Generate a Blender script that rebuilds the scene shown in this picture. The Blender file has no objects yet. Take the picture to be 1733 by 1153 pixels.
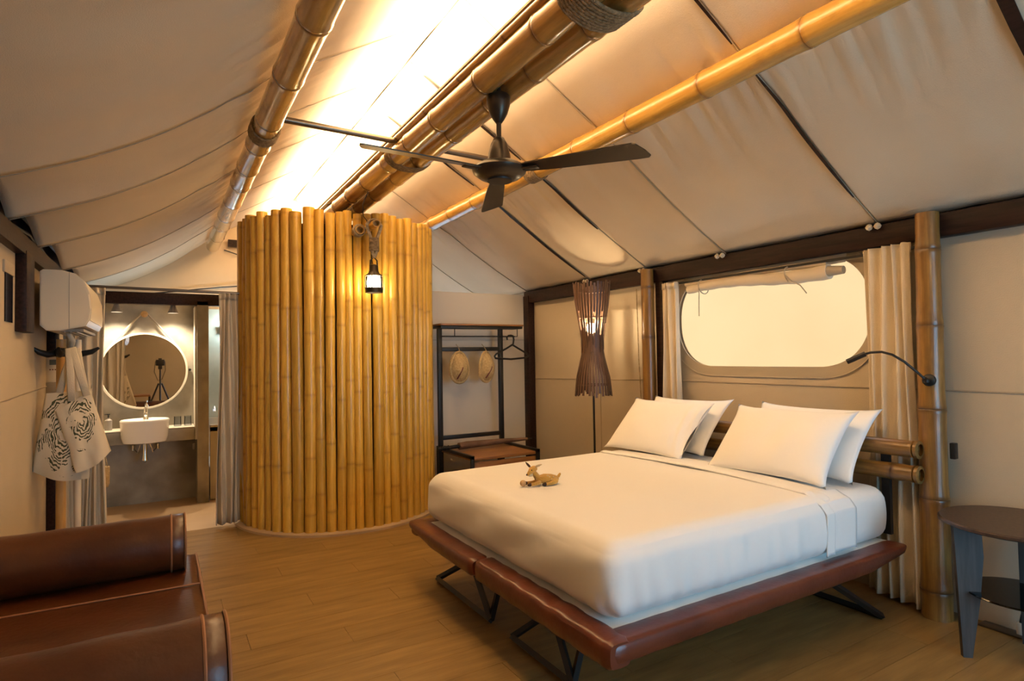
import bpy, bmesh, math, random
from mathutils import Vector, Matrix, noise
random.seed(7)
S = bpy.context.scene; COL = S.collection
PI = math.pi

# ------------------------------------------------------------------ camera
F_PX, YAW, PITCH, ROLL = 1000.0, math.radians(30.7), math.radians(1.5), math.radians(0.93)
f = Vector((math.sin(YAW)*math.cos(PITCH), math.cos(YAW)*math.cos(PITCH), math.sin(PITCH)))
r = Vector((math.cos(YAW), -math.sin(YAW), 0)); u = r.cross(f)
r2 = r*math.cos(ROLL)-u*math.sin(ROLL); u2 = u*math.cos(ROLL)+r*math.sin(ROLL)
cd = bpy.data.cameras.new('camera'); cam = bpy.data.objects.new('camera', cd); COL.objects.link(cam)
cd.sensor_width = 36; cd.lens = F_PX*36/1733; cd.clip_start = .02
M = Matrix((( r2.x,u2.x,-f.x),(r2.y,u2.y,-f.y),(r2.z,u2.z,-f.z))).to_4x4(); M.translation = (0,0,1.35)
cam.matrix_world = M; S.camera = cam

# ------------------------------------------------------------------ world, lights, exposure
w = bpy.data.worlds.new('world'); S.world = w; w.use_nodes = True
bg = w.node_tree.nodes['Background']; bg.inputs[0].default_value = (.62,.80,1,1); bg.inputs[1].default_value = 1.55
S.view_settings.view_transform = 'Standard'; S.view_settings.look = 'None'
S.view_settings.gamma = 1; S.view_settings.use_curve_mapping = False
S.view_settings.exposure = 0.62
WARM = (1,.70,.36); WARM2 = (1,.80,.55)
def light(kind, name, loc, power, color, size=.05, size_y=None, rot=(0,0,0), spot=None):
    l = bpy.data.lights.new(name, kind); l.energy = power; l.color = color
    if kind == 'AREA':
        l.shape = 'RECTANGLE'; l.size = size; l.size_y = size_y or size
    else: l.shadow_soft_size = size
    if spot: l.spot_size = spot; l.spot_blend = .7
    o = bpy.data.objects.new(name, l); COL.objects.link(o); o.location = loc; o.rotation_euler = rot
    return o
light('AREA', 'ridge_led_light', (1.36,3.7,2.90), 185, (1,.77,.50), .10, 7.2, (PI,0,0))
light('AREA', 'daylight', (2.2,-1.75,1.25), 68, (.30,.70,1), 2.2, 1.8, (PI/2,0,0))
light('POINT','pendant_bulb_light',(1.401,4.40,1.93), 120, (1,.72,.34), .035)
light('POINT','floor_lamp_light',(3.06,3.87,1.595), 46, (1,.76,.46), .03)
light('POINT','added_rear_fill_light',(1.40,-.55,2.05), 12, (1,.74,.44), .10)  # added warm fill behind the viewer, inside the added lantern copy
light('SPOT','vanity_spot_light',(-.354,6.53,1.80), 30, WARM2, .03, rot=(math.radians(8),0,0), spot=2.2)
light('SPOT','vanity_spot_light',(.097,6.53,1.80), 30, WARM2, .03, rot=(math.radians(8),0,0), spot=2.2)
light('POINT','shower_lamp_light',(.66,7.25,1.72), 5, (.80,.95,1), .04)

# ------------------------------------------------------------------ helpers
def newobj(name, data, parent=None):
    o = bpy.data.objects.new(name, data); COL.objects.link(o)
    if parent: o.parent = parent
    return o
def tag(o, label=None, cat=None, group=None, kind=None):
    if label: o['label'] = label
    if cat: o['category'] = cat
    if group: o['group'] = group
    if kind: o['kind'] = kind
    return o
def empty(name, loc=(0,0,0), rz=0, label=None, cat=None, group=None, kind=None):
    o = newobj(name, None); o.location = loc; o.rotation_euler[2] = rz; o.empty_display_size = .1
    return tag(o, label, cat, group, kind)
def copy_tree(o, parent=None):
    c = o.copy(); COL.objects.link(c)
    if parent: c.parent = parent
    for ch in list(o.children): copy_tree(ch, c)
    return c
def finish(name, bm, mat, parent=None, smooth=False, loc=None, angle=None):
    bmesh.ops.recalc_face_normals(bm, faces=bm.faces[:])
    me = bpy.data.meshes.new(name); bm.to_mesh(me); bm.free()
    if mat: me.materials.append(mat)
    if smooth:
        me.polygons.foreach_set('use_smooth', [True]*len(me.polygons))
        if angle:
            try: me.set_sharp_from_angle(angle=math.radians(angle))
            except Exception: pass
    o = newobj(name, me, parent)
    if loc is not None: o.location = loc
    return o
def bbox(bm, lo, hi, bevel=0, seg=2, mat4=None):
    g = bmesh.ops.create_cube(bm, size=1); vs = g['verts']
    s = [hi[i]-lo[i] for i in range(3)]; c = [(hi[i]+lo[i])/2 for i in range(3)]
    for v in vs: v.co = Vector((v.co.x*s[0], v.co.y*s[1], v.co.z*s[2]))
    if bevel:
        es = list({e for v in vs for e in v.link_edges})
        g2 = bmesh.ops.bevel(bm, geom=es, offset=bevel, segments=seg, affect='EDGES', profile=.5)
        vs = list({v for fc in g2['faces'] for v in fc.verts} | {v for v in vs if v.is_valid})
    vs = [v for v in vs if v.is_valid]
    for v in vs:
        v.co += Vector(c)
        if mat4: v.co = mat4 @ v.co
    return vs
def box(name, lo, hi, mat, parent=None, bevel=0, seg=2, smooth=None):
    bm = bmesh.new(); bbox(bm, lo, hi, bevel, seg)
    return finish(name, bm, mat, parent, smooth=bool(bevel) if smooth is None else smooth, angle=35)
def frame_at(d):
    d = d.normalized(); a = Vector((0,0,1)) if abs(d.z) < .9 else Vector((1,0,0))
    x = d.cross(a).normalized(); y = d.cross(x).normalized(); return x, y
def tube(bm, pts, rad, seg=8, cap=True, sy=1.0):
    pts = [Vector(p) for p in pts]; n = len(pts)
    rs = rad if isinstance(rad,(list,tuple)) else [rad]*n
    rings = []; px = None
    for i,p in enumerate(pts):
        d = (pts[min(i+1,n-1)]-pts[max(i-1,0)])
        if d.length < 1e-9: d = Vector((0,0,1))
        d.normalize()
        if px is None: x,y = frame_at(d)
        else:
            x = px - d*px.dot(d)
            x = x.normalized() if x.length > 1e-6 else frame_at(d)[0]
            y = d.cross(x).normalized()
        px = x
        rings.append([bm.verts.new(p + x*math.cos(2*PI*k/seg)*rs[i] + y*math.sin(2*PI*k/seg)*rs[i]*sy) for k in range(seg)])
    for a,b in zip(rings, rings[1:]):
        for k in range(seg): bm.faces.new((a[k],a[(k+1)%seg],b[(k+1)%seg],b[k]))
    if cap:
        bm.faces.new(rings[0][::-1]); bm.faces.new(rings[-1])
    return rings
def tubeo(name, pts, rad, mat, parent=None, seg=8, sy=1.0):
    bm = bmesh.new(); tube(bm, pts, rad, seg, True, sy); return finish(name, bm, mat, parent, True, angle=40)
def lathe(bm, prof, seg=24, c=(0,0,0), sx=1, sy=1, closed=True):
    rings = []
    for (rr,z) in prof:
        if rr < 1e-6: rings.append([bm.verts.new((c[0],c[1],c[2]+z))])
        else: rings.append([bm.verts.new((c[0]+rr*sx*math.cos(2*PI*k/seg), c[1]+rr*sy*math.sin(2*PI*k/seg), c[2]+z)) for k in range(seg)])
    for a,b in zip(rings, rings[1:]):
        for k in range(seg):
            q = [a[k%len(a)], a[(k+1)%len(a)], b[(k+1)%len(b)], b[k%len(b)]]
            q2 = []
            for v in q:
                if v not in q2: q2.append(v)
            if len(q2) > 2:
                try: bm.faces.new(q2)
                except ValueError: pass
    return rings
def latheo(name, prof, mat, parent=None, seg=24, c=(0,0,0), sx=1, sy=1, angle=40):
    bm = bmesh.new(); lathe(bm, prof, seg, c, sx, sy); return finish(name, bm, mat, parent, True, angle=angle)
def grid(bm, nu, nv, fn):
    vs = [[bm.verts.new(fn(i/nu, j/nv)) for j in range(nv+1)] for i in range(nu+1)]
    for i in range(nu):
        for j in range(nv): bm.faces.new((vs[i][j],vs[i+1][j],vs[i+1][j+1],vs[i][j+1]))
    return vs
def grido(name, nu, nv, fn, mat, parent=None, thick=0):
    bm = bmesh.new(); grid(bm, nu, nv, fn); o = finish(name, bm, mat, parent, True)
    if thick:
        m = o.modifiers.new('s','SOLIDIFY'); m.thickness = thick; m.offset = 0
    return o
def prism(bm, poly, fn, h0, h1):
    a = [bm.verts.new(fn(x,y,h0)) for x,y in poly]; b = [bm.verts.new(fn(x,y,h1)) for x,y in poly]
    bm.faces.new(a[::-1]); bm.faces.new(b); n = len(poly)
    for i in range(n): bm.faces.new((a[i],a[(i+1)%n],b[(i+1)%n],b[i]))
def softbox(name, lo, hi, rad, mat, parent=None, n=(24,24,8), disp=None):
    """rounded box from a dense cube shell"""
    bm = bmesh.new(); c = [(lo[i]+hi[i])/2 for i in range(3)]; h = [(hi[i]-lo[i])/2 for i in range(3)]
    cache = {}
    def vert(ijk):
        if ijk in cache: return cache[ijk]
        p = Vector([(ijk[a]/n[a]*2-1)*h[a] for a in range(3)])
        q = Vector([max(-h[a]+rad, min(h[a]-rad, p[a])) for a in range(3)])
        d = p-q
        if d.length > 1e-9: p = q + d.normalized()*rad
        p = p + Vector(c)
        if disp: p = disp(p)
        cache[ijk] = bm.verts.new(p); return cache[ijk]
    for ax in range(3):
        b1, b2 = [(1,2),(2,0),(0,1)][ax]
        for side in (0, n[ax]):
            for i in range(n[b1]):
                for j in range(n[b2]):
                    def k(di,dj):
                        t = [0,0,0]; t[ax] = side; t[b1] = i+di; t[b2] = j+dj; return vert(tuple(t))
                    bm.faces.new((k(0,0),k(1,0),k(1,1),k(0,1)))
    return finish(name, bm, mat, parent, True)
def N(p, s=1.0, seed=0): return noise.noise(Vector((p[0]*s+seed*13.7, p[1]*s+seed*5.1, p[2]*s)))

# ------------------------------------------------------------------ materials
def mat(name, col, rough=.6, metal=0, col2=None, nscale=6, stretch=(1,1,1), bump=0, bscale=60, bstretch=None, rand=0,
        coat=0, spec=.5, trans=0, ramp=(.35,.65), sheen=0, detail=4):
    m = bpy.data.materials.new(name); m.use_nodes = True; nt = m.node_tree; nd = nt.nodes; L = nt.links
    b = nd['Principled BSDF']; b.inputs['Roughness'].default_value = rough; b.inputs['Metallic'].default_value = metal
    b.inputs['Specular IOR Level'].default_value = spec; b.inputs['Coat Weight'].default_value = coat; b.inputs['Coat Roughness'].default_value = .15
    if sheen: b.inputs['Sheen Weight'].default_value = sheen
    tc = nd.new('ShaderNodeTexCoord'); out = None
    def noise_tex(scale, st, det):
        mp = nd.new('ShaderNodeMapping'); mp.inputs['Scale'].default_value = st; L.new(tc.outputs['Object'], mp.inputs[0])
        nz = nd.new('ShaderNodeTexNoise'); nz.inputs['Scale'].default_value = scale; nz.inputs['Detail'].default_value = det
        L.new(mp.outputs[0], nz.inputs['Vector']); return nz.outputs['Fac']
    if col2:
        cr = nd.new('ShaderNodeValToRGB'); cr.color_ramp.elements[0].position = ramp[0]; cr.color_ramp.elements[1].position = ramp[1]
        cr.color_ramp.elements[0].color = (*col,1); cr.color_ramp.elements[1].color = (*col2,1)
        L.new(noise_tex(nscale, stretch, detail), cr.inputs[0]); out = cr.outputs[0]
    if rand:
        oi = nd.new('ShaderNodeObjectInfo'); mr = nd.new('ShaderNodeMapRange')
        mr.inputs['To Min'].default_value = 1-rand; mr.inputs['To Max'].default_value = 1+rand*.8
        L.new(oi.outputs['Random'], mr.inputs['Value'])
        hs = nd.new('ShaderNodeHueSaturation'); L.new(mr.outputs[0], hs.inputs['Value'])
        if out: L.new(out, hs.inputs['Color'])
        else: hs.inputs['Color'].default_value = (*col,1)
        out = hs.outputs[0]
    if out: L.new(out, b.inputs['Base Color'])
    else: b.inputs['Base Color'].default_value = (*col,1)
    if bump:
        bp = nd.new('ShaderNodeBump'); bp.inputs['Strength'].default_value = bump; bp.inputs['Distance'].default_value = .01
        L.new(noise_tex(bscale, bstretch or (1,1,1), 3), bp.inputs['Height']); L.new(bp.outputs[0], b.inputs['Normal'])
    if trans:
        tr = nd.new('ShaderNodeBsdfTranslucent'); mx = nd.new('ShaderNodeMixShader'); mx.inputs[0].default_value = trans
        if out: L.new(out, tr.inputs[0])
        else: tr.inputs[0].default_value = (*col,1)
        L.new(b.outputs[0], mx.inputs[1]); L.new(tr.outputs[0], mx.inputs[2]); L.new(mx.outputs[0], nd['Material Output'].inputs[0])
    m['bsdf'] = b.name
    return m
def bamboo_mat(name, c1, c2, dark, rough=.32, rand=.22, coat=.3):
    m = mat(name, c1, rough, col2=c2, nscale=3.5, stretch=(14,14,.9), rand=rand, coat=coat, bump=.12, bscale=8, bstretch=(18,18,.6))
    nt = m.node_tree; nd = nt.nodes; L = nt.links; b = nd['Principled BSDF']
    src = b.inputs['Base Color'].links[0].from_socket
    at = nd.new('ShaderNodeAttribute'); at.attribute_name = 'node'
    mx = nd.new('ShaderNodeMix'); mx.data_type = 'RGBA'; L.new(at.outputs['Fac'], mx.inputs['Factor'])
    L.new(src, mx.inputs['A']); mx.inputs['B'].default_value = (*dark,1)
    # blotches
    tc = nd.new('ShaderNodeTexCoord'); mp = nd.new('ShaderNodeMapping'); mp.inputs['Scale'].default_value = (3,3,1.6); L.new(tc.outputs['Object'], mp.inputs[0])
    nz = nd.new('ShaderNodeTexNoise'); nz.inputs['Scale'].default_value = 2.4; nz.inputs['Detail'].default_value = 6; nz.inputs['Roughness'].default_value = .7; L.new(mp.outputs[0], nz.inputs['Vector'])
    cr = nd.new('ShaderNodeValToRGB'); cr.color_ramp.elements[0].position = .5; cr.color_ramp.elements[1].position = .78
    cr.color_ramp.elements[0].color = (0,0,0,1); cr.color_ramp.elements[1].color = (.75,.75,.75,1); L.new(nz.outputs['Fac'], cr.inputs[0])
    m2 = nd.new('ShaderNodeMix'); m2.data_type = 'RGBA'; L.new(cr.outputs[0], m2.inputs['Factor']); L.new(mx.outputs['Result'], m2.inputs['A'])
    m2.inputs['B'].default_value = (*[x*1.3 for x in dark],1); L.new(m2.outputs['Result'], b.inputs['Base Color'])
    return m
def emis(name, col, s):
    m = bpy.data.materials.new(name); m.use_nodes = True; nd = m.node_tree.nodes; b = nd['Principled BSDF']
    b.inputs['Base Color'].default_value = (*col,1); b.inputs['Emission Color'].default_value = (*col,1); b.inputs['Emission Strength'].default_value = s
    return m
def glass(name, col=(.95,.97,1), tint=.88, ior=1.2):
    m = bpy.data.materials.new(name); m.use_nodes = True; nt = m.node_tree; nd = nt.nodes; L = nt.links
    nd.remove(nd['Principled BSDF']); t = nd.new('ShaderNodeBsdfTransparent'); t.inputs[0].default_value = (*[c*tint for c in col],1)
    g = nd.new('ShaderNodeBsdfGlossy'); g.inputs['Roughness'].default_value = .04; fr = nd.new('ShaderNodeFresnel'); fr.inputs[0].default_value = ior
    mx = nd.new('ShaderNodeMixShader'); L.new(fr.outputs[0], mx.inputs[0]); L.new(t.outputs[0], mx.inputs[1]); L.new(g.outputs[0], mx.inputs[2]); L.new(mx.outputs[0], nd['Material Output'].inputs[0])
    return m
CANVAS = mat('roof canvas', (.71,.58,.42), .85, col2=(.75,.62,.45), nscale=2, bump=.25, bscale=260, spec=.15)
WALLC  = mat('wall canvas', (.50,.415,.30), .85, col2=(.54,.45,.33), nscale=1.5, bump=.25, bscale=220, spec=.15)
HEM    = mat('canvas hem', (.43,.355,.255), .85, bump=.3, bscale=220, spec=.15)
FLY    = mat('outer fly canvas', (.96,.72,.46), .9, trans=.75, col2=(.98,.75,.49), nscale=1)
CURT   = mat('curtain linen', (.64,.54,.40), .85, col2=(.69,.585,.44), nscale=4, bump=.3, bscale=300, spec=.15)
DARKW  = mat('dark stained beam', (.016,.008,.006), .45, col2=(.036,.017,.012), nscale=5, stretch=(12,1,12), bump=.2, bscale=30, spec=.2)
BLACK  = mat('black metal', (.018,.017,.016), .42, metal=.3)
BRONZE = mat('dark bronze metal', (.06,.048,.036), .34, metal=.75)
STEEL  = mat('dull steel tube', (.17,.14,.11), .3, metal=.9)
CHROME = mat('chrome', (.75,.75,.75), .12, metal=1)
BAMY = bamboo_mat('golden bamboo', (.62,.345,.042), (.76,.46,.075), (.33,.16,.028), rough=.34, rand=.2)
BAMV = bamboo_mat('varnished bamboo', (.40,.215,.055), (.54,.31,.09), (.17,.075,.02), rough=.2, rand=.08, coat=.8)
BAMR = bamboo_mat('honey bamboo', (.52,.28,.055), (.62,.36,.08), (.24,.11,.025), rough=.25, rand=.08, coat=.6)
BAMP = bamboo_mat('brown bamboo post', (.17,.080,.018), (.29,.15,.035), (.08,.036,.012), rough=.33, rand=.1, coat=.25)
CUT = mat('cut bamboo end', (.56,.36,.12), .7, col2=(.40,.23,.07), nscale=30)
ROPE = mat('jute rope', (.36,.25,.13), .9, col2=(.22,.145,.07), nscale=60, bump=1, bscale=160)
ROPEL = mat('rope light', (.50,.40,.26), .9, col2=(.34,.26,.15), nscale=60, bump=1, bscale=160)
PLANK = mat('vinyl oak plank', (.215,.125,.040), .38, col2=(.36,.218,.072), nscale=2.2, stretch=(1.2,9,1), bump=.10, bscale=5, bstretch=(1.5,26,1), rand=.08, spec=.45, detail=8, ramp=(.3,.72))
CEMF = mat('bathroom cement floor', (.42,.29,.17), .5, col2=(.50,.36,.22), nscale=2.5)
CONC = mat('polished concrete', (.20,.18,.145), .55, col2=(.40,.365,.30), nscale=3.2, bump=.08, bscale=12, detail=9)
CONCL = mat('pale cement render', (.55,.49,.39), .6, col2=(.62,.56,.46), nscale=3)
TILEG = mat('green grey shower plaster', (.38,.42,.36), .5, col2=(.50,.54,.47), nscale=3)
WHITEP = mat('white panel', (.66,.61,.54), .5, col2=(.68,.63,.56), nscale=1)
SHEET = mat('white cotton sheet', (.88,.86,.83), .8, spec=.2, bump=.22, bscale=9, bstretch=(1,1,.35), sheen=.1)
SHEETS = mat('white cotton topper', (.88,.87,.84), .8, spec=.2)
PILC = mat('white pillow cotton', (.90,.885,.86), .8, spec=.2, bump=.2, bscale=12)
LEATH = mat('oxblood brown leather', (.095,.022,.012), .30, col2=(.14,.034,.017), nscale=5, bump=.12, bscale=45, coat=.15, spec=.55)
LEATHD = mat('chestnut brown leather', (.055,.015,.004), .34, col2=(.088,.026,.007), nscale=5, bump=.12, bscale=45, spec=.5)
PIPE = mat('leather piping', (.30,.13,.06), .35)
WHITEPL = mat('white plastic', (.70,.61,.48), .35)
GREYPL = mat('grey plastic', (.28,.25,.22), .5)
CERAM = mat('white ceramic', (.86,.84,.80), .1, coat=.5)
OAKB = mat('brown wood board', (.24,.105,.035), .4, col2=(.36,.17,.06), nscale=4, stretch=(1,10,10))
WENGE = mat('dark wenge wood', (.040,.024,.017), .38, col2=(.07,.042,.028), nscale=5, stretch=(12,12,1))
GREYW = mat('grey stained wood', (.035,.032,.030), .5, col2=(.06,.055,.05), nscale=5, stretch=(12,12,1))
SLATM = mat('dark brown slat', (.085,.042,.024), .5, col2=(.13,.065,.036), nscale=5, stretch=(10,10,1), rand=.2)
POLEW = mat('light wood pole', (.50,.28,.09), .4, col2=(.58,.35,.13), nscale=4, stretch=(12,12,1))
TOTE = mat('tote cotton', (.66,.57,.43), .9, bump=.3, bscale=200, spec=.1)
STRAW = mat('woven straw', (.48,.33,.14), .85, col2=(.60,.44,.22), nscale=60, bump=.8, bscale=120)
MAROON = mat('maroon trim', (.14,.03,.02), .6)
FUR = mat('fawn plush', (.60,.30,.04), .95, col2=(.72,.40,.07), nscale=18, bump=.8, bscale=200, sheen=.3)
FURL = mat('cream plush', (.72,.58,.36), .95, bump=.8, bscale=200)
DKBR = mat('dark brown plush', (.06,.025,.012), .8)
MIRROR = mat('mirror glass', (.88,.86,.82), .015, metal=1)
GLASS = glass('clear glass'); SMOKE = glass('smoked glass', (.25,.20,.17), .8, 1.5)
BULB = emis('lit bulb', (1,.80,.48), 45); LAMPG = emis('frosted lamp glass', (1,.82,.52), 9)
LEDF = emis('lamp face', (1,.86,.66), 12); LEDC = emis('cool lamp face', (.85,.97,1), 10)
SCREEN = mat('dark screen', (.01,.01,.012), .12)
LCD = mat('grey lcd', (.13,.14,.12), .3)
OUTG = mat('garden green', (.05,.16,.06), .9, col2=(.10,.30,.12), nscale=5)

# ------------------------------------------------------------------ floor
RX, LX = 3.50, -.66; YF, YB = -1.70, 7.50
fl = box('floor', (LX-.1,YF-.1,-.06), (RX+.1,YB+.1,-.008), CEMF); tag(fl, kind='structure')
PL, PW = 1.22, .182
meshes = []
for k in range(4):
    bm = bmesh.new(); bbox(bm, (0,0,-.008), (PL-.002,PW-.0015,0)); 
    me = bpy.data.meshes.new('plank'); bm.to_mesh(me); bm.free(); me.materials.append(PLANK); meshes.append(me)
y = YF; row = 0
while y < 5.33:
    x = LX + (-(row*0.43) % PL) - PL + .0
    while x < RX:
        x0, x1 = max(x, LX), min(x+PL, RX)
        if x1-x0 > .03:
            if x1-x0 > PL-.001: o = newobj('plank', meshes[row%4], fl); o.location = (x0,y,0)
            else:
                o = box('plank', (0,0,-.008), (x1-x0-.002,PW-.0015,0), PLANK, fl); o.location = (x0,y,0)
        x += PL
    y += PW; row += 1

# ------------------------------------------------------------------ ceiling canvas
AX, AZ = 1.40, 3.30; PUR = .50
def roof_z(x): return AZ - .60*abs(x-AX)
LT = [-1.7,-.3,1.2,3.05,3.77,4.60,5.65,6.6,7.5]    # seam positions left
RT = [-1.7,-.4,.87,1.78,2.83,3.62,4.37,5.50,6.5,7.5]
ceil = empty('ceiling', (0,0,0), kind='structure')
def slope_fn(side, y0, y1):
    ex = LX if side < 0 else RX-.03
    def fn(a, b):
        y = y0+(y1-y0)*a; x = AX+(ex-AX)*b
        z = roof_z(x)
        arch = math.sin(PI*a)
        if side < 0:
            sp = (AX-x)
            if x < PUR: z -= .085*math.sin(PI*(PUR-x)/(PUR-LX))                       # sag under its own weight
            z += .10*arch**.8*max(0,(b-.45)/.55)**1.5 + .012*arch
            pk = math.exp(-((x-PUR)/.30)**2)
            z += .006*N((x*1.2,y*5,0),1.0,3)*min(1,b*3) + pk*(.018*N((x*1.5,y*13+x*6,0),1.0,4)+.012*N((x*1.0,y*34+x*14,0),1.0,9))
        else:
            z += .022*arch*min(1,b*2)*(1 if b<.97 else (1-b)/.03)
            pk = math.exp(-((x-2.45)/.30)**2)
            z += .006*N((x*1.5,y*5,0),1.2,5) + pk*(.014*N((x*1.2,y*14-x*3,0),1.0,4)+.008*N((x,y*36-x*5,0),1.0,9))
            if b > .55: z -= .02*math.sin(PI*(b-.55)/.45)
        return Vector((x,y,z))
    return fn
for side, T in ((-1,LT),(1,RT)):
    for a,b in zip(T, T[1:]):
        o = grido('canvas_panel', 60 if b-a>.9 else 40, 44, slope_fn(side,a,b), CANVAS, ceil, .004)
    for yy in T[1:-1]:
        ex = LX if side < 0 else RX-.03
        pts = []
        for k in range(41):
            v = slope_fn(side, yy, yy+1)(0, k/40); pts.append(v+Vector((0,0,-.006)))
        tubeo('seam', pts, .0022 if side < 0 else .0035, HEM, ceil, 5)
tubeo('ridge_seam', [(AX,YF,AZ-.008),(AX,YB,AZ-.008)], .006, HEM, ceil, 6)
# dark strips below the right slope: straps and their slit shadow, put into colour
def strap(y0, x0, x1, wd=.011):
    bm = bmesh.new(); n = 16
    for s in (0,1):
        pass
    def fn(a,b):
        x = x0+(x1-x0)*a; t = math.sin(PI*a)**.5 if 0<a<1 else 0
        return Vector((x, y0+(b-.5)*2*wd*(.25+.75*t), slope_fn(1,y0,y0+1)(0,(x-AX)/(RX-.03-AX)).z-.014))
    grid(bm, n, 1, fn); o = finish('roof_strap_shadow', bm, DARKW, ceil); m = o.modifiers.new('s','SOLIDIFY'); m.thickness = .004
    tag(o, 'dark strip for a strap and its shadow in the roof seam')
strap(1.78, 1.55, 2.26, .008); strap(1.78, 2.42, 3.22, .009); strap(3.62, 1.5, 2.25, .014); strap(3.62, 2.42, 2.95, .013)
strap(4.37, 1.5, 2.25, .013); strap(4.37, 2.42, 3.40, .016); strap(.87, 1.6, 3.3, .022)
# seams halfway down
for yy in (2.30, 3.1):
    pass
orf = bmesh.new()
prism(orf, [(LX-.12,2.20),(LX-.12,2.23),(AX,3.55),(RX+.04,2.27),(RX+.04,2.24),(AX,3.52)], lambda a,b,h: Vector((a,h,b)), YF-.1, YB+.1)
orf = finish('light_block_roof', orf, DARKW, ceil)  # unseen roof added over the canvas to stop sky light leaking in
# gable behind
def gable(name, y, sgn):
    bm = bmesh.new()
    pts = [(LX-.1,0 if sgn<0 else 1.9),(RX,0 if sgn<0 else 1.9),(RX,2.26),(AX,AZ+.22),(LX-.1,2.22),(LX-.1,1.9)]
    prism(bm, pts, lambda a,b,h: Vector((a,h,b)), y, y+sgn*.02); return bm
g = finish('wall_back_gable', gable('g', YB, 1), CANVAS); g.name = 'wall_back'; tag(g, kind='structure')
tubeo('tie_line', [(-.3,YB-.02,2.06),(.6,YB-.02,2.19),(1.4,YB-.03,2.28)], .007, BLACK, g, 5)
tubeo('tie_line', [(.62,YB-.02,2.62),(1.0,YB-.02,2.50)], .006, BLACK, g, 5)
box('tie_bar', (.66,YB-.05,2.66),(2.2,YB-.02,2.74), DARKW, g)
box('gable_post', (2.32,YB-.10,1.8),(2.40,YB-.02,2.70), DARKW, g)

# ------------------------------------------------------------------ walls
# right wall with an oval window hole
WC, WZ, WHW, WHH = 2.585, 1.592, .735, .345
def oval(n, grow=0, e=2.9):
    pts = []
    for k in range(n):
        t = 2*PI*k/n; c, s = math.cos(t), math.sin(t)
        rr = WHH+grow; hw = WHW+grow
        cx = (hw-rr)*(1 if c >= 0 else -1)
        # stadium with slightly squared ends
        px = cx + rr*math.copysign(abs(c)**.86, c); pz = rr*math.copysign(abs(s)**.86, s)
        if abs(c) < 1e-6: px = 0
        pts.append((WC+px, WZ+pz))
    return pts
bm = bmesh.new()
outer = [(YF,-.05),(YB,-.05),(YB,2.06),(YF,2.06)]
for X in (RX, RX+.03):
    vo = [bm.verts.new((X,a,b)) for a,b in outer]; vi = [bm.verts.new((X,a,b)) for a,b in oval(72)]
    es = [bm.edges.new((vo[i],vo[(i+1)%4])) for i in range(4)] + [bm.edges.new((vi[i],vi[(i+1)%72])) for i in range(72)]
    bmesh.ops.triangle_fill(bm, edges=es, use_beauty=True)
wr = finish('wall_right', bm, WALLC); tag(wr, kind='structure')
bm = bmesh.new(); tube(bm, [(RX-.004,YF,1.135),(RX-.004,3.5,1.135),(RX-.004,5.48,1.10)], .004, 5)
finish('seam', bm, HEM, wr)
for yy in (.55, 4.30):
    tubeo('seam', [(RX-.003,yy,.0),(RX-.003,yy,1.9)], .003, HEM, wr, 5)
# window_1: hem, pane, rolled flap with ties
wn = empty('window_1', (RX,WC,WZ), kind='structure')
def ring(name, g0, g1, x0, x1, m):
    bm = bmesh.new(); n = 72; A = []
    for g,x in ((g0,x0),(g1,x0),(g1,x1),(g0,x1)):
        A.append([bm.verts.new((x-RX, a-WC, b-WZ)) for a,b in oval(n,g)])
    for i in range(4):
        p,q = A[i],A[(i+1)%4]
        for k in range(n): bm.faces.new((p[k],p[(k+1)%n],q[(k+1)%n],q[k]))
    return finish(name, bm, m, wn, True, angle=40)
ring('window_hem', -.004, .062, RX-.009, RX+.001, HEM)
ring('window_piping', .062, .068, RX-.011, RX+.001, WALLC)
bm = bmesh.new(); vs = [bm.verts.new((.018, a-WC, b-WZ)) for a,b in oval(72,.002)]; bm.faces.new(vs)
finish('pane', bm, glass('clear window film', (1,1,1), .97, 1.02), wn)
# flap rolled up at the top of the window
rp = []
for k in range(25):
    t = k/24; yy = .60-1.10*t; rp.append((-.050, yy-.02, .245+.012*math.sin(t*6)-.015*abs(t-.5)))
flap = tubeo('rolled_flap', rp, [.030+.016*(k/24)+.0025*math.sin(k*1.7) for k in range(25)], CURT, wn, 16)
tubeo('rolled_flap_end', [(-.058,-.50,.236),(-.055,-.61,.233)], [.034,.024], HEM, wn, 12)
tubeo('rolled_flap_layer', [(-.03,.62,.285),(-.03,0,.30),(-.03,-.50,.292)], .020, CURT, wn, 10)
for yy, sw in ((.44,.02),(-.26,-.13)):
    lp = [(-.050+.053*math.cos(a)*-1, yy+.01*math.sin(a), .246+.053*math.sin(a)) for a in [k*2*PI/14 for k in range(15)]]
    tubeo('tie_cord', lp+[(-.09,yy+sw*.3,.20),(-.085,yy+sw*.7,.12 if sw>0 else .17),(-.08,yy+sw,.03 if sw>0 else .115)], .004, HEM, wn, 5)
grido('flap_strip', 20, 2, lambda a,b: Vector((-.016-.02*b, 0.64-1.25*a, .352-.075*b+.004*math.sin(a*20))), CURT, wn, .003)
# outer fly beyond the window
fo = grido('outer_canvas_fly', 20, 12, lambda a,b: Vector((4.35+.10*b+.03*N((0,a*6,b*3),1,2), .9+3.6*a, -.2+3.0*b)), FLY, None, .004)
tag(fo, 'cream outer fly sheet glowing beyond the oval window', 'canvas')

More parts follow.
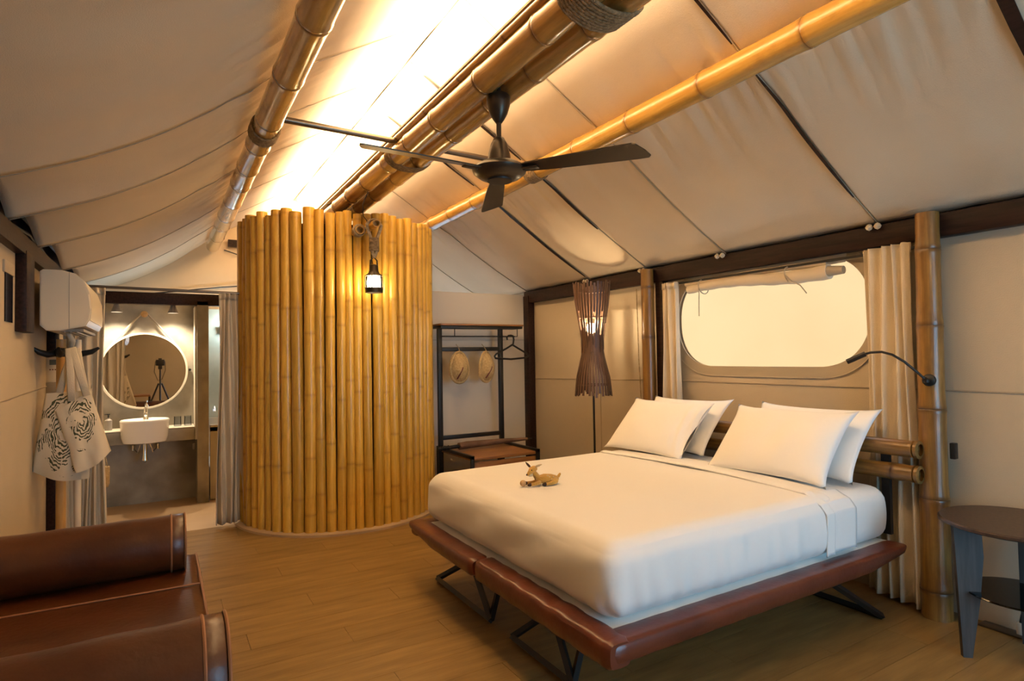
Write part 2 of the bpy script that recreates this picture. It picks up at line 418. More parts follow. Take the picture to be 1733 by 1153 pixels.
# left wall
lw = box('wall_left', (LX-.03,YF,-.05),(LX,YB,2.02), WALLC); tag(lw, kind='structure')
tubeo('seam', [(LX+.003,2.0,1.14),(LX+.003,5.1,1.20)], .004, HEM, lw, 5)
box('transom_recess', (LX-.002,3.74,1.56),(LX+.006,3.90,1.80), SCREEN, lw)
box('transom_board', (LX-.001,3.70,1.80),(LX+.010,3.92,1.86), WALLC, lw, bevel=.003)
box('trim_1', (LX-.10,YF,1.9),(LX-.06,YB,2.22), DARKW)
se = box('trim_12', (RX+.001,YF,2.0),(RX+.03,YB,2.25), DARKW); tag(se, kind='structure')
tr = box('trim_2', (LX-.02,YF,1.93),(LX+.045,5.30,2.03), DARKW, bevel=.004); tag(tr, kind='structure')
for a,b,z in ((3.0,3.75,2.06),(3.8,4.9,2.065),(4.2,5.2,2.055)):
    tubeo('cable', [(LX-.01,a,z),(LX+.0,(a+b)/2,z+.03),(LX-.01,b,z)], .010, BLACK, tr, 6)
# front wall behind the viewer, with the glazed door that lets the daylight in
bm = bmesh.new()
bbox(bm, (LX,YF-.03,0),(1.30,YF,2.1)); bbox(bm,(3.10,YF-.03,0),(RX,YF,2.1)); bbox(bm,(1.30,YF-.03,2.02),(3.10,YF,2.1))
prism(bm, [(LX-.1,2.0),(RX+.03,2.0),(RX+.03,2.24),(AX,AZ+.22),(LX-.1,2.22)], lambda a,b,h: Vector((a,h,b)), YF-.03, YF)
wf = finish('wall_front', bm, WALLC); tag(wf, kind='structure')
dr = empty('door_1', (2.2,YF,0), kind='structure')
for x in (-.90,-.03,.84): box('door_stile', (x,-.03,0),(x+.06,.03,2.02), DARKW, dr)
for z in (0,1.96): box('door_rail', (-.84,-.03,z),(.84,.03,z+.06), DARKW, dr)
for x in (-.84,.03): box('door_glass', (x,-.004,.06),(x+.81,.004,1.96), GLASS, dr)
tubeo('door_handle', [(.06,.03,1.0),(.06,.07,1.0),(.06,.07,1.15),(.06,.03,1.15)], .008, BRONZE, dr)
# the white partition behind the clothes rack
wp = box('wall_partition', (2.255,5.50,-.05),(RX-.005,5.56,2.015), WHITEP); wp.name='wall_middle'; tag(wp, kind='structure')
box('panel_joint', (2.26,5.497,1.52),(RX-.07,5.5005,1.524), GREYPL, wp)
# beams
t3 = box('trim_3', (RX-.075,YF,1.925),(RX-.005,5.50,2.045), DARKW, bevel=.005); tag(t3, kind='structure')
t4 = box('trim_4', (RX-.085,5.40,0),(RX-.005,5.50,2.0), DARKW, bevel=.004); tag(t4, kind='structure')
t5 = box('trim_5', (RX-.07,3.42,0),(RX-.005,3.50,1.925), DARKW, bevel=.004); tag(t5, kind='structure')
t6 = box('trim_6', (RX-.06,1.515,0),(RX-.005,1.575,1.925), DARKW, bevel=.004); tag(t6, kind='structure')
t7 = box('trim_7', (LX,4.98,0),(LX+.05,5.14,1.93), DARKW, bevel=.004); tag(t7, kind='structure')
t7c = box('trim_8', (LX,3.98,1.52),(LX+.05,4.20,1.95), DARKW, bevel=.004); tag(t7c, kind='structure')
t8 = box('trim_10', (LX,6.42,1.885),(.60,6.50,1.995), DARKW, bevel=.004); tag(t8, kind='structure')
t9 = box('trim_11', (RX-.055,1.55,1.885),(RX-.04,3.42,1.90), BLACK); tag(t9, kind='structure')   # curtain rail
for yy in (1.78,2.83,3.62,4.37):      # knotted canvas ends at the eave beam
    for d in (-.025,.02):
        k = latheo('canvas_knot', [(0,-.02),(.014,-.012),(.02,0),(.012,.014),(0,.02)], CANVAS, ceil, 10, (RX-.10,yy+d,2.035))

# ------------------------------------------------------------------ bathroom
vb = box('wall_vanity', (LX,6.74,-.05),(.30,6.80,1.93), CONC); vb.name='wall_far'; tag(vb, kind='structure')
pier = box('wall_pier', (.295,6.42,-.05),(.395,6.80,1.93), CONC, bevel=.004); pier.name='wall_inner'; tag(pier, kind='structure')
box('lit_edge', (.278,6.435,.60),(.2945,6.74,1.88), CONCL, pier)  # paler strip: light on the pier's left face put into colour
sh = box('wall_shower', (.395,7.42,-.05),(2.0,7.47,1.93), TILEG); tag(sh, kind='structure')
ct = empty('vanity_counter', (-.18,6.6,.6), label='grey concrete vanity shelf under the round bathroom mirror', cat='counter')
box('slab', (LX+.18+.001,-.16,0),(.455,.14,.115), CONC, ct, bevel=.006)
box('counter_edge', (LX+.18+.001,-.165,.115),(.455,.14,.125), CONCL, ct, bevel=.003)
box('socket', (.44,-.12,-.10),(.456,-.06,-.04), GREYPL, ct)
tub = empty('bathtub', (.75,6.95,0), label='pale built-in bathtub edge seen past the concrete pier', cat='bathtub')
bm = bmesh.new()
bbox(bm,(-.34,-.45,0),(.7,-.39,.70)); bbox(bm,(-.34,-.45,.66),(.7,-.37,.72)); bbox(bm,(-.34,.40,0),(.7,.46,.72)); bbox(bm,(-.34,-.40,0),(.7,.40,.30))
finish('tub_body', bm, CONCL, tub)
tubeo('tap', [(-.25,.42,.80),(-.25,.30,.84),(-.25,.26,.80)], .014, CHROME, tub)
# basin
bs = empty('wash_basin', (-.13,6.42,.60), label='oval white ceramic wash basin set in the vanity shelf', cat='basin')
bm = bmesh.new()
lathe(bm, [(0,.0),(.12,.0),(.172,.012),(.186,.06),(.196,.195),(.198,.212),(.19,.218),(.178,.212),(.165,.13),(.10,.09),(0,.085)], 40, (0,0,.005), 1, .86)
finish('bowl', bm, CERAM, bs, True, angle=60)
latheo('drain', [(0,.0),(.018,.0),(.018,.006),(0,.006)], CHROME, bs, 14, (0,0,.092))
tubeo('trap', [(0,-.02,.005),(0,-.02,-.10),(0,-.02,-.15)], [.018,.018,.026], CHROME, bs, 12)
tubeo('waste_pipe', [(0,-.02,-.15),(0,.05,-.17),(0,.16,-.10),(0,.30,-.10)], .015, CHROME, bs, 10)
for s in (-1,1):
    v = latheo('valve', [(0,-.02),(.014,-.02),(.014,.02),(.02,.03),(0,.035)], CHROME, bs, 10, (s*.10,.20,-.06))
    tubeo('hose', [(s*.10,.2,-.06),(s*.06,.15,-.10),(s*.03,.1,0.0)], .006, CHROME, bs, 6)
fa = empty('basin_tap', (-.125,6.53,.725), label='chrome mixer tap behind the white wash basin', cat='tap')
latheo('tap_body', [(0,0),(.024,0),(.024,.01),(.018,.02),(.018,.10),(.014,.115),(0,.12)], CHROME, fa, 14, (0,0,.085))
latheo('tap_stem', [(.016,0),(.016,.09)], CHROME, fa, 12)
tubeo('spout', [(0,0,.14),(0,-.07,.15),(0,-.11,.13)], .011, CHROME, fa, 10)
tubeo('lever', [(0,0,.20),(0,-.03,.225),(0,-.07,.235)], .006, CHROME, fa, 8)
# soap bottle and tumblers
sb = empty('soap_bottle', (-.42,6.60,.726), label='dark pump soap bottle left of the wash basin', cat='bottle')
latheo('bottle_body', [(0,0),(.028,0),(.03,.01),(.03,.09),(.012,.105),(.012,.115),(0,.115)], GREYPL, sb, 16)
latheo('pump', [(.006,.115),(.006,.14),(.014,.142),(.014,.15),(0,.152)], BLACK, sb, 10)
tubeo('nozzle', [(0,0,.147),(-.03,-.005,.145)], .004, BLACK, sb, 6)
for i,(x,lb) in enumerate(((.135,'clear upturned tumbler nearer the wash basin'),(.222,'clear upturned tumbler nearer the concrete pier'))):
    g = latheo('tumbler', [(.032,0),(.030,.095),(0,.097),(0,.090),(.027,.088),(.030,0)], GLASS, None, 18)
    g.location = (x,6.58,.7255); tag(g, lb, 'glass', 'upturned tumblers on the vanity shelf')
# mirror
MC = Vector((-.14,6.71,1.265))
mr = empty('round_mirror', MC, label='large round mirror hung by a strap over the wash basin', cat='mirror')
bm = bmesh.new(); vs = [bm.verts.new((.355*math.cos(2*PI*k/64),-.006,.355*math.sin(2*PI*k/64))) for k in range(64)]; bm.faces.new(vs)
finish('mirror_glass', bm, MIRROR, mr)
bm = bmesh.new(); n = 64; A=[]
for rr,yy in ((.350,-.022),(.368,-.022),(.368,.02),(.350,.02)): A.append([bm.verts.new((rr*math.cos(2*PI*k/n),yy,rr*math.sin(2*PI*k/n))) for k in range(n)])
for i in range(4):
    for k in range(n): bm.faces.new((A[i][k],A[i][(k+1)%n],A[(i+1)%4][(k+1)%n],A[(i+1)%4][k]))
finish('mirror_frame', bm, CONCL, mr, True, angle=40)
pg = latheo('peg', [(0,0),(.028,0),(.03,.004),(.03,.045),(0,.05)], POLEW, mr, 18); pg.rotation_euler = (PI/2,0,0); pg.location = (0,.01,.545)
for s in (-1,1):
    tubeo('hanging_strap', [(s*.012,-.005,.565),(s*.10,-.008,.46),(s*.30,-.01,.205)], .010, HEM if s<0 else GREYPL, mr, 6)
    lg = latheo('side_peg', [(0,0),(.012,0),(.012,.04),(0,.04)], BLACK, mr, 10); lg.rotation_euler=(PI/2,0,0); lg.location=(s*.385,.02,.0)
# spot lamps
def spot_lamp(x, lb):
    t = empty('spot_lamp', (x,6.56,1.99), label=lb, cat='lamp', group='spot lamps over the vanity mirror')
    latheo('mount', [(0,-.07),(.022,-.07),(.022,-.10),(0,-.10)], GREYPL, t, 14, (0,-.02,0))
    latheo('shade', [(.012,-.09),(.018,-.095),(.026,-.12),(.03,-.135),(.047,-.178),(.044,-.178),(.028,-.14),(0,-.12)], GREYPL, t, 22, (0,-.05,0))
    tubeo('arm', [(0,-.02,-.085),(0,-.05,-.088)], .010, GREYPL, t, 8)
    latheo('lamp_face', [(0,-.168),(.042,-.168)], LEDF, t, 20, (0,-.05,0))
spot_lamp(-.354, 'grey cone spot lamp over the left half of the round mirror')
spot_lamp(.097, 'grey cone spot lamp over the right half of the round mirror')
sl = empty('shower_lamp', (.60,7.37,1.70), label='small black shower lamp glowing cool white past the pier', cat='lamp')
latheo('lamp_body', [(0,0),(.03,0),(.04,.06),(.0,.06)], BLACK, sl, 14, (0,0,-.03)); latheo('lamp_face', [(0,0),(.03,0)], LEDC, sl, 14, (0,0,.032))
tubeo('lamp_arm', [(0,0,0),(0,.06,0)], .01, BLACK, sl)
# basket bag on a hook at the shelf end
bk = empty('basket_bag', (-.455,6.24,.60), label='small woven straw basket hanging from the vanity shelf', cat='basket')
bm = bmesh.new(); lathe(bm, [(0,-.33),(.058,-.33),(.068,-.30),(.070,-.16),(.066,-.15),(.062,-.16),(.060,-.30),(0,-.31)], 20, (0,0,0), 1, .6)
finish('basket_body', bm, STRAW, bk, True)
tubeo('handle', [(-.055,0,-.16),(-.03,0,-.04),(0,0,.0),(.03,0,-.04),(.055,0,-.16)], .006, ROPEL, bk, 6)
hk = empty('wall_hook', (-.455,6.43,.655), label='black hook on the front edge of the vanity shelf', cat='hook')
box('hook_plate', (-.03,-.012,-.03),(.03,.0,.03), BLACK, hk, bevel=.004); tubeo('hook_arm', [(0,-.01,0),(0,-.12,-.01),(0,-.19,-.05),(0,-.20,-.02)], .008, BLACK, hk)

# ------------------------------------------------------------------ bamboo builder
def bamboo_mesh(rad, L, spacing=.36, seed=0, r_end=None, seg=14, var=.02, hollow=True, matx=BAMY, bend=0, nb=1, nk=1):
    rd = random.Random(seed); r1 = r_end if r_end else rad
    zs = []; z = spacing*rd.uniform(.2,.9); nodes = []
    while z < L-.03: nodes.append(z); z += spacing*rd.uniform(.8,1.15)
    prof = [(0.0,1.0,0)]
    for nz in nodes:
        prof += [(nz-.07,1.0,.0),(nz-.022,1+.03*nb,.16*nk),(nz-.005,1+.065*nb,.7*nk),(nz,1+.02*nb,1.0*nk),(nz+.005,1+.055*nb,.6*nk),(nz+.022,1+.02*nb,.12*nk),(nz+.08,1-var,0)]
    prof.append((L,1.0,.0)); prof = [p for p in prof if 0 <= p[0] <= L]; prof.sort()
    out = [prof[0]]
    for p in prof[1:]:
        if p[0]-out[-1][0] > .3: out.append(((p[0]+out[-1][0])/2,1-var*.6,0))
        if p[0]-out[-1][0] > 1e-4: out.append(p)
    bm = bmesh.new(); lay = bm.verts.layers.float.new('node'); rings = []
    ph = rd.uniform(0,6)
    for (zz,s,nv) in out:
        rr = (rad+(r1-rad)*zz/L)*s; ox = bend*math.sin(PI*zz/L)*math.cos(ph); oy = bend*math.sin(PI*zz/L)*math.sin(ph)
        ring = []
        for k in range(seg):
            v = bm.verts.new((ox+rr*math.cos(2*PI*k/seg), oy+rr*math.sin(2*PI*k/seg), zz)); v[lay] = nv; ring.append(v)
        rings.append(ring)
    for a,b in zip(rings, rings[1:]):
        for k in range(seg): bm.faces.new((a[k],a[(k+1)%seg],b[(k+1)%seg],b[k])).smooth = True
    for ring,sg in ((rings[0],-1),(rings[-1],1)):
        z0 = ring[0].co.z; c = sum((v.co for v in ring), Vector())/seg
        ins = [bm.verts.new((c.x+(v.co.x-c.x)*.74, c.y+(v.co.y-c.y)*.74, z0)) for v in ring]
        dp = [bm.verts.new((c.x+(v.co.x-c.x)*.70, c.y+(v.co.y-c.y)*.70, z0-sg*.05)) for v in ring]
        for k in range(seg):
            f1 = bm.faces.new((ring[k],ring[(k+1)%seg],ins[(k+1)%seg],ins[k])); f1.material_index = 1
            f2 = bm.faces.new((ins[k],ins[(k+1)%seg],dp[(k+1)%seg],dp[k])); f2.material_index = 1
        f3 = bm.faces.new(dp); f3.material_index = 1
    bmesh.ops.recalc_face_normals(bm, faces=bm.faces[:])
    me = bpy.data.meshes.new('bamboo'); bm.to_mesh(me); bm.free(); me.materials.append(matx); me.materials.append(CUT)
    try: me.set_sharp_from_angle(angle=math.radians(50))
    except Exception: pass
    return me
def bamboo(name, p0, p1, rad, r_end=None, parent=None, seed=0, matx=BAMV, spacing=.4, label=None, cat=None, group=None, seg=18, bend=0):
    p0, p1 = Vector(p0), Vector(p1); d = p1-p0
    o = newobj(name, bamboo_mesh(rad, d.length, spacing, seed, r_end, seg, matx=matx, bend=bend), parent)
    o.location = p0; o.rotation_euler = d.to_track_quat('Z','Y').to_euler()
    return tag(o, label, cat, group)
def rope_wrap(name, p0, p1, rx, rz, turns, rr, parent, m=ROPE, par=False):
    """flat coil of rope around the axis p0-p1, cross-section radii rx (horizontal), rz (vertical)"""
    p0, p1 = Vector(p0), Vector(p1); d = (p1-p0); L = d.length; d.normalize()
    side = d.cross(Vector((0,0,1)))
    side = side.normalized() if side.length > .1 else Vector((1,0,0)); up = side.cross(d).normalized()
    pts = []; n = int(turns*20)
    for k in range(n+1):
        a = 2*PI*turns*k/n; pts.append(p0 + d*(L*k/n) + side*math.cos(a)*rx + up*math.sin(a)*rz)
    inv = parent.matrix_world.inverted() if parent else Matrix()
    if parent:
        mw = Matrix.LocRotScale(parent.location, parent.rotation_euler, (1,1,1)); inv = mw.inverted()
    bm = bmesh.new(); tube(bm, [inv @ p for p in pts], rr, 6); return finish(name, bm, m, parent, True)

# ------------------------------------------------------------------ bamboo cylinder enclosure
CX, CY, CR = 1.40, 5.43, .80
en = empty('bamboo_enclosure', (CX,CY,0), label='tall round enclosure walled with upright golden bamboo poles', cat='enclosure')
var = [bamboo_mesh(.0425, 2.55, .46+.035*k, 100+k, None, 14, var=.03, bend=.006, nb=.55, nk=.55) for k in range(8)]
NP = 62; ang = 0; ri = random.Random(5)
sizes = [ri.uniform(.80,1.16) for _ in range(NP)]; tot = sum(sizes)
for k,s in enumerate(sizes):
    a = 2*PI*(ang+s/2)/tot; ang += s
    o = newobj('bamboo_pole', var[k%8], en); o.location = (CR*math.cos(a), CR*math.sin(a), .02+ri.uniform(-.0,.0))
    o.rotation_euler = (ri.uniform(-.004,.004), ri.uniform(-.004,.004), ri.uniform(0,6))
    back = math.cos(a+PI*.42)  # tops are cut unevenly
    o.scale = (s*.955, s*.955, (2.49+ri.uniform(-.022,.022))/2.55)
latheo('base_ring', [(.72,0),(.885,0),(.885,.018),(.875,.022),(.72,.022)], CEMF, en, 64)
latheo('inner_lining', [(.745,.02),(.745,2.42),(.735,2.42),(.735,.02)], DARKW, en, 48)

# ------------------------------------------------------------------ roof bamboo
pl = bamboo('bamboo_roof_pole', (.50,-1.6,2.645),(.50,7.42,2.645), .068, None, None, 11, BAMV, .52, 'long varnished bamboo purlin under the left roof slope', 'roof pole', None, 22)
pr = bamboo('bamboo_roof_pole', (2.31,-1.6,2.675),(2.31,7.42,2.675), .066, None, None, 12, BAMR, .50, 'long honey-coloured bamboo purlin under the right roof slope', 'roof pole', None, 22)
r1 = bamboo('bamboo_roof_pole', (1.325,-1.6,2.665),(1.325,7.42,2.665), .066, None, None, 15, BAMV, .46, 'lower left one of the twin bamboo ridge poles above the fan', 'roof pole', None, 22)
r2_ = bamboo('bamboo_roof_pole', (1.475,-1.6,2.665),(1.475,7.42,2.665), .062, None, None, 17, BAMV, .50, 'right one of the twin bamboo ridge poles above the fan', 'roof pole', None, 22)
rope_wrap('rope_lashing', (.50,3.48,2.645),(.50,3.60,2.645), .075,.075, 11, .0065, pl)
rope_wrap('rope_lashing', (2.31,3.45,2.675),(2.31,3.58,2.675), .073,.073, 10, .0065, pr)
rope_wrap('rope_lashing', (1.40,1.60,2.665),(1.40,1.74,2.665), .152,.078, 9, .0085, r1)
rope_wrap('rope_lashing', (1.40,3.62,2.665),(1.40,3.70,2.665), .150,.078, 7, .0065, r1)
rb = box('ridge_beam', (1.345,YF,2.79),(1.465,YB,2.82), STEEL); tag(rb, 'dark metal ridge beam above the twin bamboo ridge poles', 'beam')
box('beam_web', (1.375,YF,2.735),(1.425,YB,2.79), BLACK, rb)
box('led_channel', (1.300,YF,2.80),(1.345,YB,2.812), mat('painted steel lip', (.30,.23,.16), .4, metal=.4), rb)
thin = bamboo('bamboo_roof_pole', (1.283,-1.6,2.738),(1.283,7.42,2.738), .020, None, None, 19, BAMV, .5, 'thin bamboo cane beside the dark ridge beam above the twin poles', 'roof pole', None, 12)
td = tubeo('tie_rod', [(.56,3.56,2.735),(2.26,3.56,2.71)], .019, STEEL, None, 14)
tag(td, 'grey steel tie rod crossing from purlin to purlin behind the fan', 'rod')

# ------------------------------------------------------------------ bamboo posts
post1 = bamboo('bamboo_post', (3.365,1.51,0),(3.365,1.495,2.045), .068,.052, None, 21, BAMP, .44, 'thick brown bamboo post beside the round side table', 'post', None, 22)
post2 = bamboo('bamboo_post', (3.375,3.53,0),(3.375,3.53,2.03), .058,.050, None, 23, BAMP, .48, 'thin brown bamboo post between the floor lamp and the window curtain', 'post', None, 20)
# headboard
hb = empty('headboard', (3.27,2.5,0), label='headboard of two horizontal bamboo rails behind the pillows', cat='headboard')
for z,y1 in ((.845,.97),(.72,.97)):
    bamboo('headboard_rail', (0,-.955,z),(0,y1,z), .043, None, hb, int(z*100), BAMP, .40, seg=16)
    latheo('rail_end', [(0,-.012),(.03,-.012),(.046,0),(.046,.014),(.03,.018)], BAMP, hb, 16).matrix_local = Matrix.Translation((0,-.965,z)) @ Matrix.Rotation(PI/2,4,'X')
for yy in (-.80,.80): box('headboard_bracket', (.02,yy-.02,.38),(.045,yy+.02,.86), BLACK, hb)

# ------------------------------------------------------------------ bed
BX0,BX1,BY0,BY1,BZ = 1.27,3.22,1.565,3.40,.375
bed = empty('platform_bed', ((BX0+BX1)/2,(BY0+BY1)/2,0), label='low platform bed with padded oxblood leather rims and black legs', cat='bed')
bc = bed.location
def L2(p): return (p[0]-bc.x, p[1]-bc.y, p[2])
def rail(name, a, b, inward, w=.115, h=.085, taper_a=False, taper_b=False, seed=0, puff=.0):
    a, b = Vector(a), Vector(b); d = (b-a); Ln = d.length; d.normalize(); inn = Vector(inward); n = 48
    bm = bmesh.new(); rings = []
    for k in range(n+1):
        t = k/n; s = t*Ln
        hh = h
        if taper_a and s < .30: hh = h*(.45+.55*(s/.30)**.8)
        if taper_b and Ln-s < .34: hh = h*(.40+.60*((Ln-s)/.34)**.8)
        e = 1.0
        if s < .02: e = .80+.2*s/.02
        if Ln-s < .02: e = .80+.2*(Ln-s)/.02
        pf = 1+puff*.05*math.sin(s*38+seed)+puff*.06*N((s*14,seed,0),1)
        ring = []; ns = 16
        for q in range(ns):
            th = 2*PI*q/ns; cx = math.copysign(abs(math.cos(th))**.5, math.cos(th)); cz = math.copysign(abs(math.sin(th))**.5, math.sin(th))
            P = a + d*s + inn*(w/2 + cx*w/2*e) + Vector((0,0,-hh/2 + cz*hh/2*e*pf))
            P += inn*(-.004*puff*N((s*20,q,seed),1))
            ring.append(bm.verts.new(L2(P)))
        rings.append(ring)
    for p,q in zip(rings, rings[1:]):
        for i in range(16): bm.faces.new((p[i],p[(i+1)%16],q[(i+1)%16],q[i]))
    bm.faces.new(rings[0][::-1]); bm.faces.new(rings[-1])
    return finish(name, bm, LEATH, bed, True, angle=50)
rail('rail_cushion', (BX0,BY0+1.00,BZ),(BX0,BY1,BZ),(1,0,0), taper_b=True, seed=1, puff=.25)
rail('rail_cushion', (BX0+.01,BY0,BZ+.004),(BX0+.01,BY0+.995,BZ+.004),(1,0,0), h=.10, seed=2, puff=1)
rail('rail_cushion', (BX0+.02,BY0-.005,BZ),(BX1,BY0-.005,BZ),(0,1,0), taper_b=True, seed=3, puff=.3)
rail('rail_cushion', (BX0+.02,BY1,BZ),(BX1,BY1,BZ),(0,-1,0), taper_b=True, seed=4, puff=.3)
box('bed_base', (BX0+.09-bc.x,BY0+.09-bc.y,BZ-.075),(BX1-bc.x,BY1-.09-bc.y,BZ-.005), SHEETS, bed, bevel=.01)
def bed_leg(pts):
    o = bmesh.new()
    for a,b in pts:
        a,b = Vector(L2(a)),Vector(L2(b)); tube(o, [a,b], .017, 4)
    return finish('leg', o, BLACK, bed)
for yA,yB in ((3.33,2.66),(2.45,1.97)):
    bed_leg([((1.43,yA,.018),(1.43,yB,.018)),((1.43,yA,.018),(1.75,(yA+yB)/2,.29)),((1.43,yB,.018),(1.75,(yA+yB)/2,.29)),((1.43,yB,.018),(1.55,yA-.1,.29))])
for yA,yB,xa in ((1.64,2.25,3.10),(2.75,3.30,3.10)):
    bed_leg([((xa,yA,.018),(xa,yB,.018)),((xa,yA,.018),(xa-.42,yA+.06,.29)),((xa,yB,.018),(xa-.32,(yA+yB)/2,.29))])
# mattress
MZ0, MZ1 = BZ-.002, .645
def mdisp(p):
    q = p.copy(); t = (p.z-MZ0)/(MZ1-MZ0)
    cx, cy = 2.33, 2.48
    bulge = .018*math.sin(PI*max(0,min(1,t)))
    q.x += math.copysign(bulge, p.x-cx)*min(1,abs(p.x-cx)/.9)**8; q.y += math.copysign(bulge, p.y-cy)*min(1,abs(p.y-cy)/.85)**8
    if t > .95: q.z += .018*(1-((p.x-cx)/.95)**4)*(1-((p.y-cy)/.88)**4) + .003*N(p,3,1)
    q.z += 0
    return q
mt = softbox('mattress', (1.385,1.665,MZ0),(3.235,3.32,MZ1), .065, SHEET, None, (60,50,10), mdisp)
tag(mt, 'thick mattress under a tight white fitted sheet on the leather platform bed', 'mattress')
def ddisp(p):
    q = mdisp(p)
    t = (p.z-MZ0)/(MZ1-MZ0)
    # gathers along the sides and at the foot corner
    if t < .9:
        wv = .0045*math.sin(p.x*62+5*N((p.x*2,0,p.z*3),1,8)+3*p.z)*(1-t)+.010*N((p.x*11,p.y*3,p.z*2.2),1.6,4)
        if p.y < 1.72: q.y -= wv*min(1,(1-t)*2)
        if p.x < 1.45: q.x -= .010*N((p.y*4,p.z*7,p.y*1),1.5,7)*(1-t) + .003*math.sin(p.y*12+p.z*30)
        c = max(0,1-((p.x-1.40)**2+(p.y-1.68)**2)**.5/.30)
        q += Vector((-1,-1,0))*c*(1-t)*.006*math.sin((p.x-p.y)*46+p.z*14+2*N(p,5,3))
    else: q.z += .003*N(p,5,2)
    return q
dv = softbox('duvet', (1.372,1.652,MZ0+.006),(2.80,3.333,MZ1+.014), .075, SHEET, None, (170,130,26), ddisp)
tag(dv, 'smooth white top sheet drawn tight over the mattress', 'bedding')
# folded-back edge of the sheet
fb = empty('sheet_fold', (2.86,2.49,.6)); 
def band(name, x0, x1, grow, m):
    def fn(a,b):
        s = b; per = [(1.652-grow, MZ0+.03),(1.652-grow,MZ1-.055),(1.675-grow,MZ1-.012),(1.73,MZ1+.012+grow),(2.1,MZ1+.024+grow),(2.49,MZ1+.030+grow),(2.9,MZ1+.024+grow),(3.25,MZ1+.012+grow),(3.31+grow,MZ1-.012),(3.333+grow,MZ1-.055),(3.333+grow,MZ0+.03)]
        t = s*(len(per)-1); i = min(int(t),len(per)-2); q = t-i
        y = per[i][0]*(1-q)+per[i+1][0]*q; z = per[i][1]*(1-q)+per[i+1][1]*q
        skew = .05*(2.49-y)
        edge = math.sin(PI*a)**.4 if 0<a<1 else 0
        return Vector((x0+(x1-x0)*a + .01*math.sin(s*17) - 2.86, y-2.49, z-.6-.007*(1-edge)))
    o = grido(name, 12, 120, fn, m, fb, .006); return o
band('fold_band', 2.66, 2.90, .008, SHEET)
band('fold_hem', 2.64, 2.70, .020, SHEETS)
tag(fb, 'folded-back band of the white top sheet below the pillows', 'sheet')
# pillows
def pillow(loc, rot, lb, W_=.72, H_=.46, T_=.17, seed=0, crease=0):
    bm = bmesh.new(); n = 36; m = 26
    for s in (1,-1):
        def fn(a,b):
            uu, vv = a*2-1, b*2-1
            tt = T_/2*(max(0,1-abs(uu)**2.6))**.62*(max(0,1-abs(vv)**2.4))**.62
            x = uu*W_/2*(1-.06*(1-vv*vv)*abs(uu)**3+.035*abs(vv)**6*abs(uu)**6); y = vv*H_/2*(1-.07*(1-uu*uu)*abs(vv)**3+.06*abs(uu)**8)
            z = s*tt*(1+.10*N((x*3,y*3,s),1.3,seed))
            z += .010*N((x*7,y*5,0),1.2,seed+2)*(1-uu*uu)*(1-vv*vv)
            if crease and uu > .45: z += s*.012*math.sin(uu*34+vv*3)*(uu-.45)*(1-abs(vv)**4)*2
            return Vector((x,y,z))
        grid(bm, n, m, fn)
    bmesh.ops.remove_doubles(bm, verts=bm.verts[:], dist=.0006)
    o = finish('pillow', bm, PILC, None, True); o.location = loc
    o.matrix_world = Matrix.Translation(loc) @ rot; tag(o, lb, 'pillow', 'white pillows on the bed'); return o
def prot(lean, yaw=0, roll=0):
    # local x -> -Y (width along the headboard), local y -> up, local z -> towards the foot (-X)
    base = Matrix(((0,0,-1,0),(-1,0,0,0),(0,1,0,0),(0,0,0,1)))
    return Matrix.Rotation(yaw,4,'Z') @ Matrix.Rotation(lean,4,'Y') @ base @ Matrix.Rotation(roll,4,'Z')
pillow((3.135,3.01,.855), prot(math.radians(42),0,.015), 'rear white pillow of the left stack against the bamboo headboard', .70,.45,.11,3)
pillow((2.95,3.03,.845), prot(math.radians(44),.04,-.01), 'front white pillow of the left stack with creased open end', .70,.46,.165,1,1)
pillow((3.135,2.065,.855), prot(math.radians(40),0,.0), 'rear white pillow of the right stack nearest the bamboo post', .71,.45,.12,5)
pillow((2.95,2.095,.850), prot(math.radians(42),0,.01), 'front white pillow of the right stack, plump and smooth', .72,.46,.165,7)

# ------------------------------------------------------------------ fawn plush toy
dt = empty('fawn_toy', (1.69,2.60,.675), math.radians(-20), 'small lying fawn figure of golden plush on the bed', 'toy')
def blob(name, segs, m, parent, sub=2):
    """skinned chain: segs = list of polylines [(pos, radius)...]"""
    bm = bmesh.new()
    for pts in segs:
        n = len(pts); P=[Vector(p) for p,_ in pts]; R=[q for _,q in pts]
        d0 = (P[0]-P[1]).normalized()*R[0]; d1 = (P[-1]-P[-2]).normalized()*R[-1]
        pp=[P[0]+d0, P[0]+d0*.7]+P+[P[-1]+d1*.7, P[-1]+d1]; rr=[R[0]*.15,R[0]*.7]+R+[R[-1]*.7,R[-1]*.15]
        tube(bm, pp, rr, 12)
    return finish(name, bm, m, parent, True)
blob('body', [[((.00,0,.030),.020),((.03,0,.032),.026),((.065,0,.030),.025),((.09,0,.028),.020)],
              [((-.002,0,.035),.018),((-.018,-.002,.058),.015),((-.030,-.004,.072),.014)]], FUR, dt)
blob('head', [[((-.022,-.002,.086),.017),((-.036,-.010,.082),.018),((-.052,-.018,.068),.011),((-.060,-.022,.062),.008)]], FUR, dt)
blob('nose', [[((-.064,-.024,.062),.005),((-.067,-.026,.061),.004)]], DKBR, dt)
for s,(a,b) in enumerate((((-.045,.008,.098),(-.062,.020,.118)),((-.012,-.014,.100),(.012,-.030,.112)))):
    blob('ear', [[(a,.006),(((a[0]+b[0])/2,(a[1]+b[1])/2,(a[2]+b[2])/2),.006),(b,.002)]], DKBR if s==0 else FURL, dt)
blob('eye', [[((-.040,-.026,.084),.0035),((-.041,-.027,.084),.003)]], DKBR, dt)
blob('leg', [[((.0,-.022,.018),.011),((-.025,-.030,.012),.009),((-.042,-.032,.011),.009)]], FUR, dt)
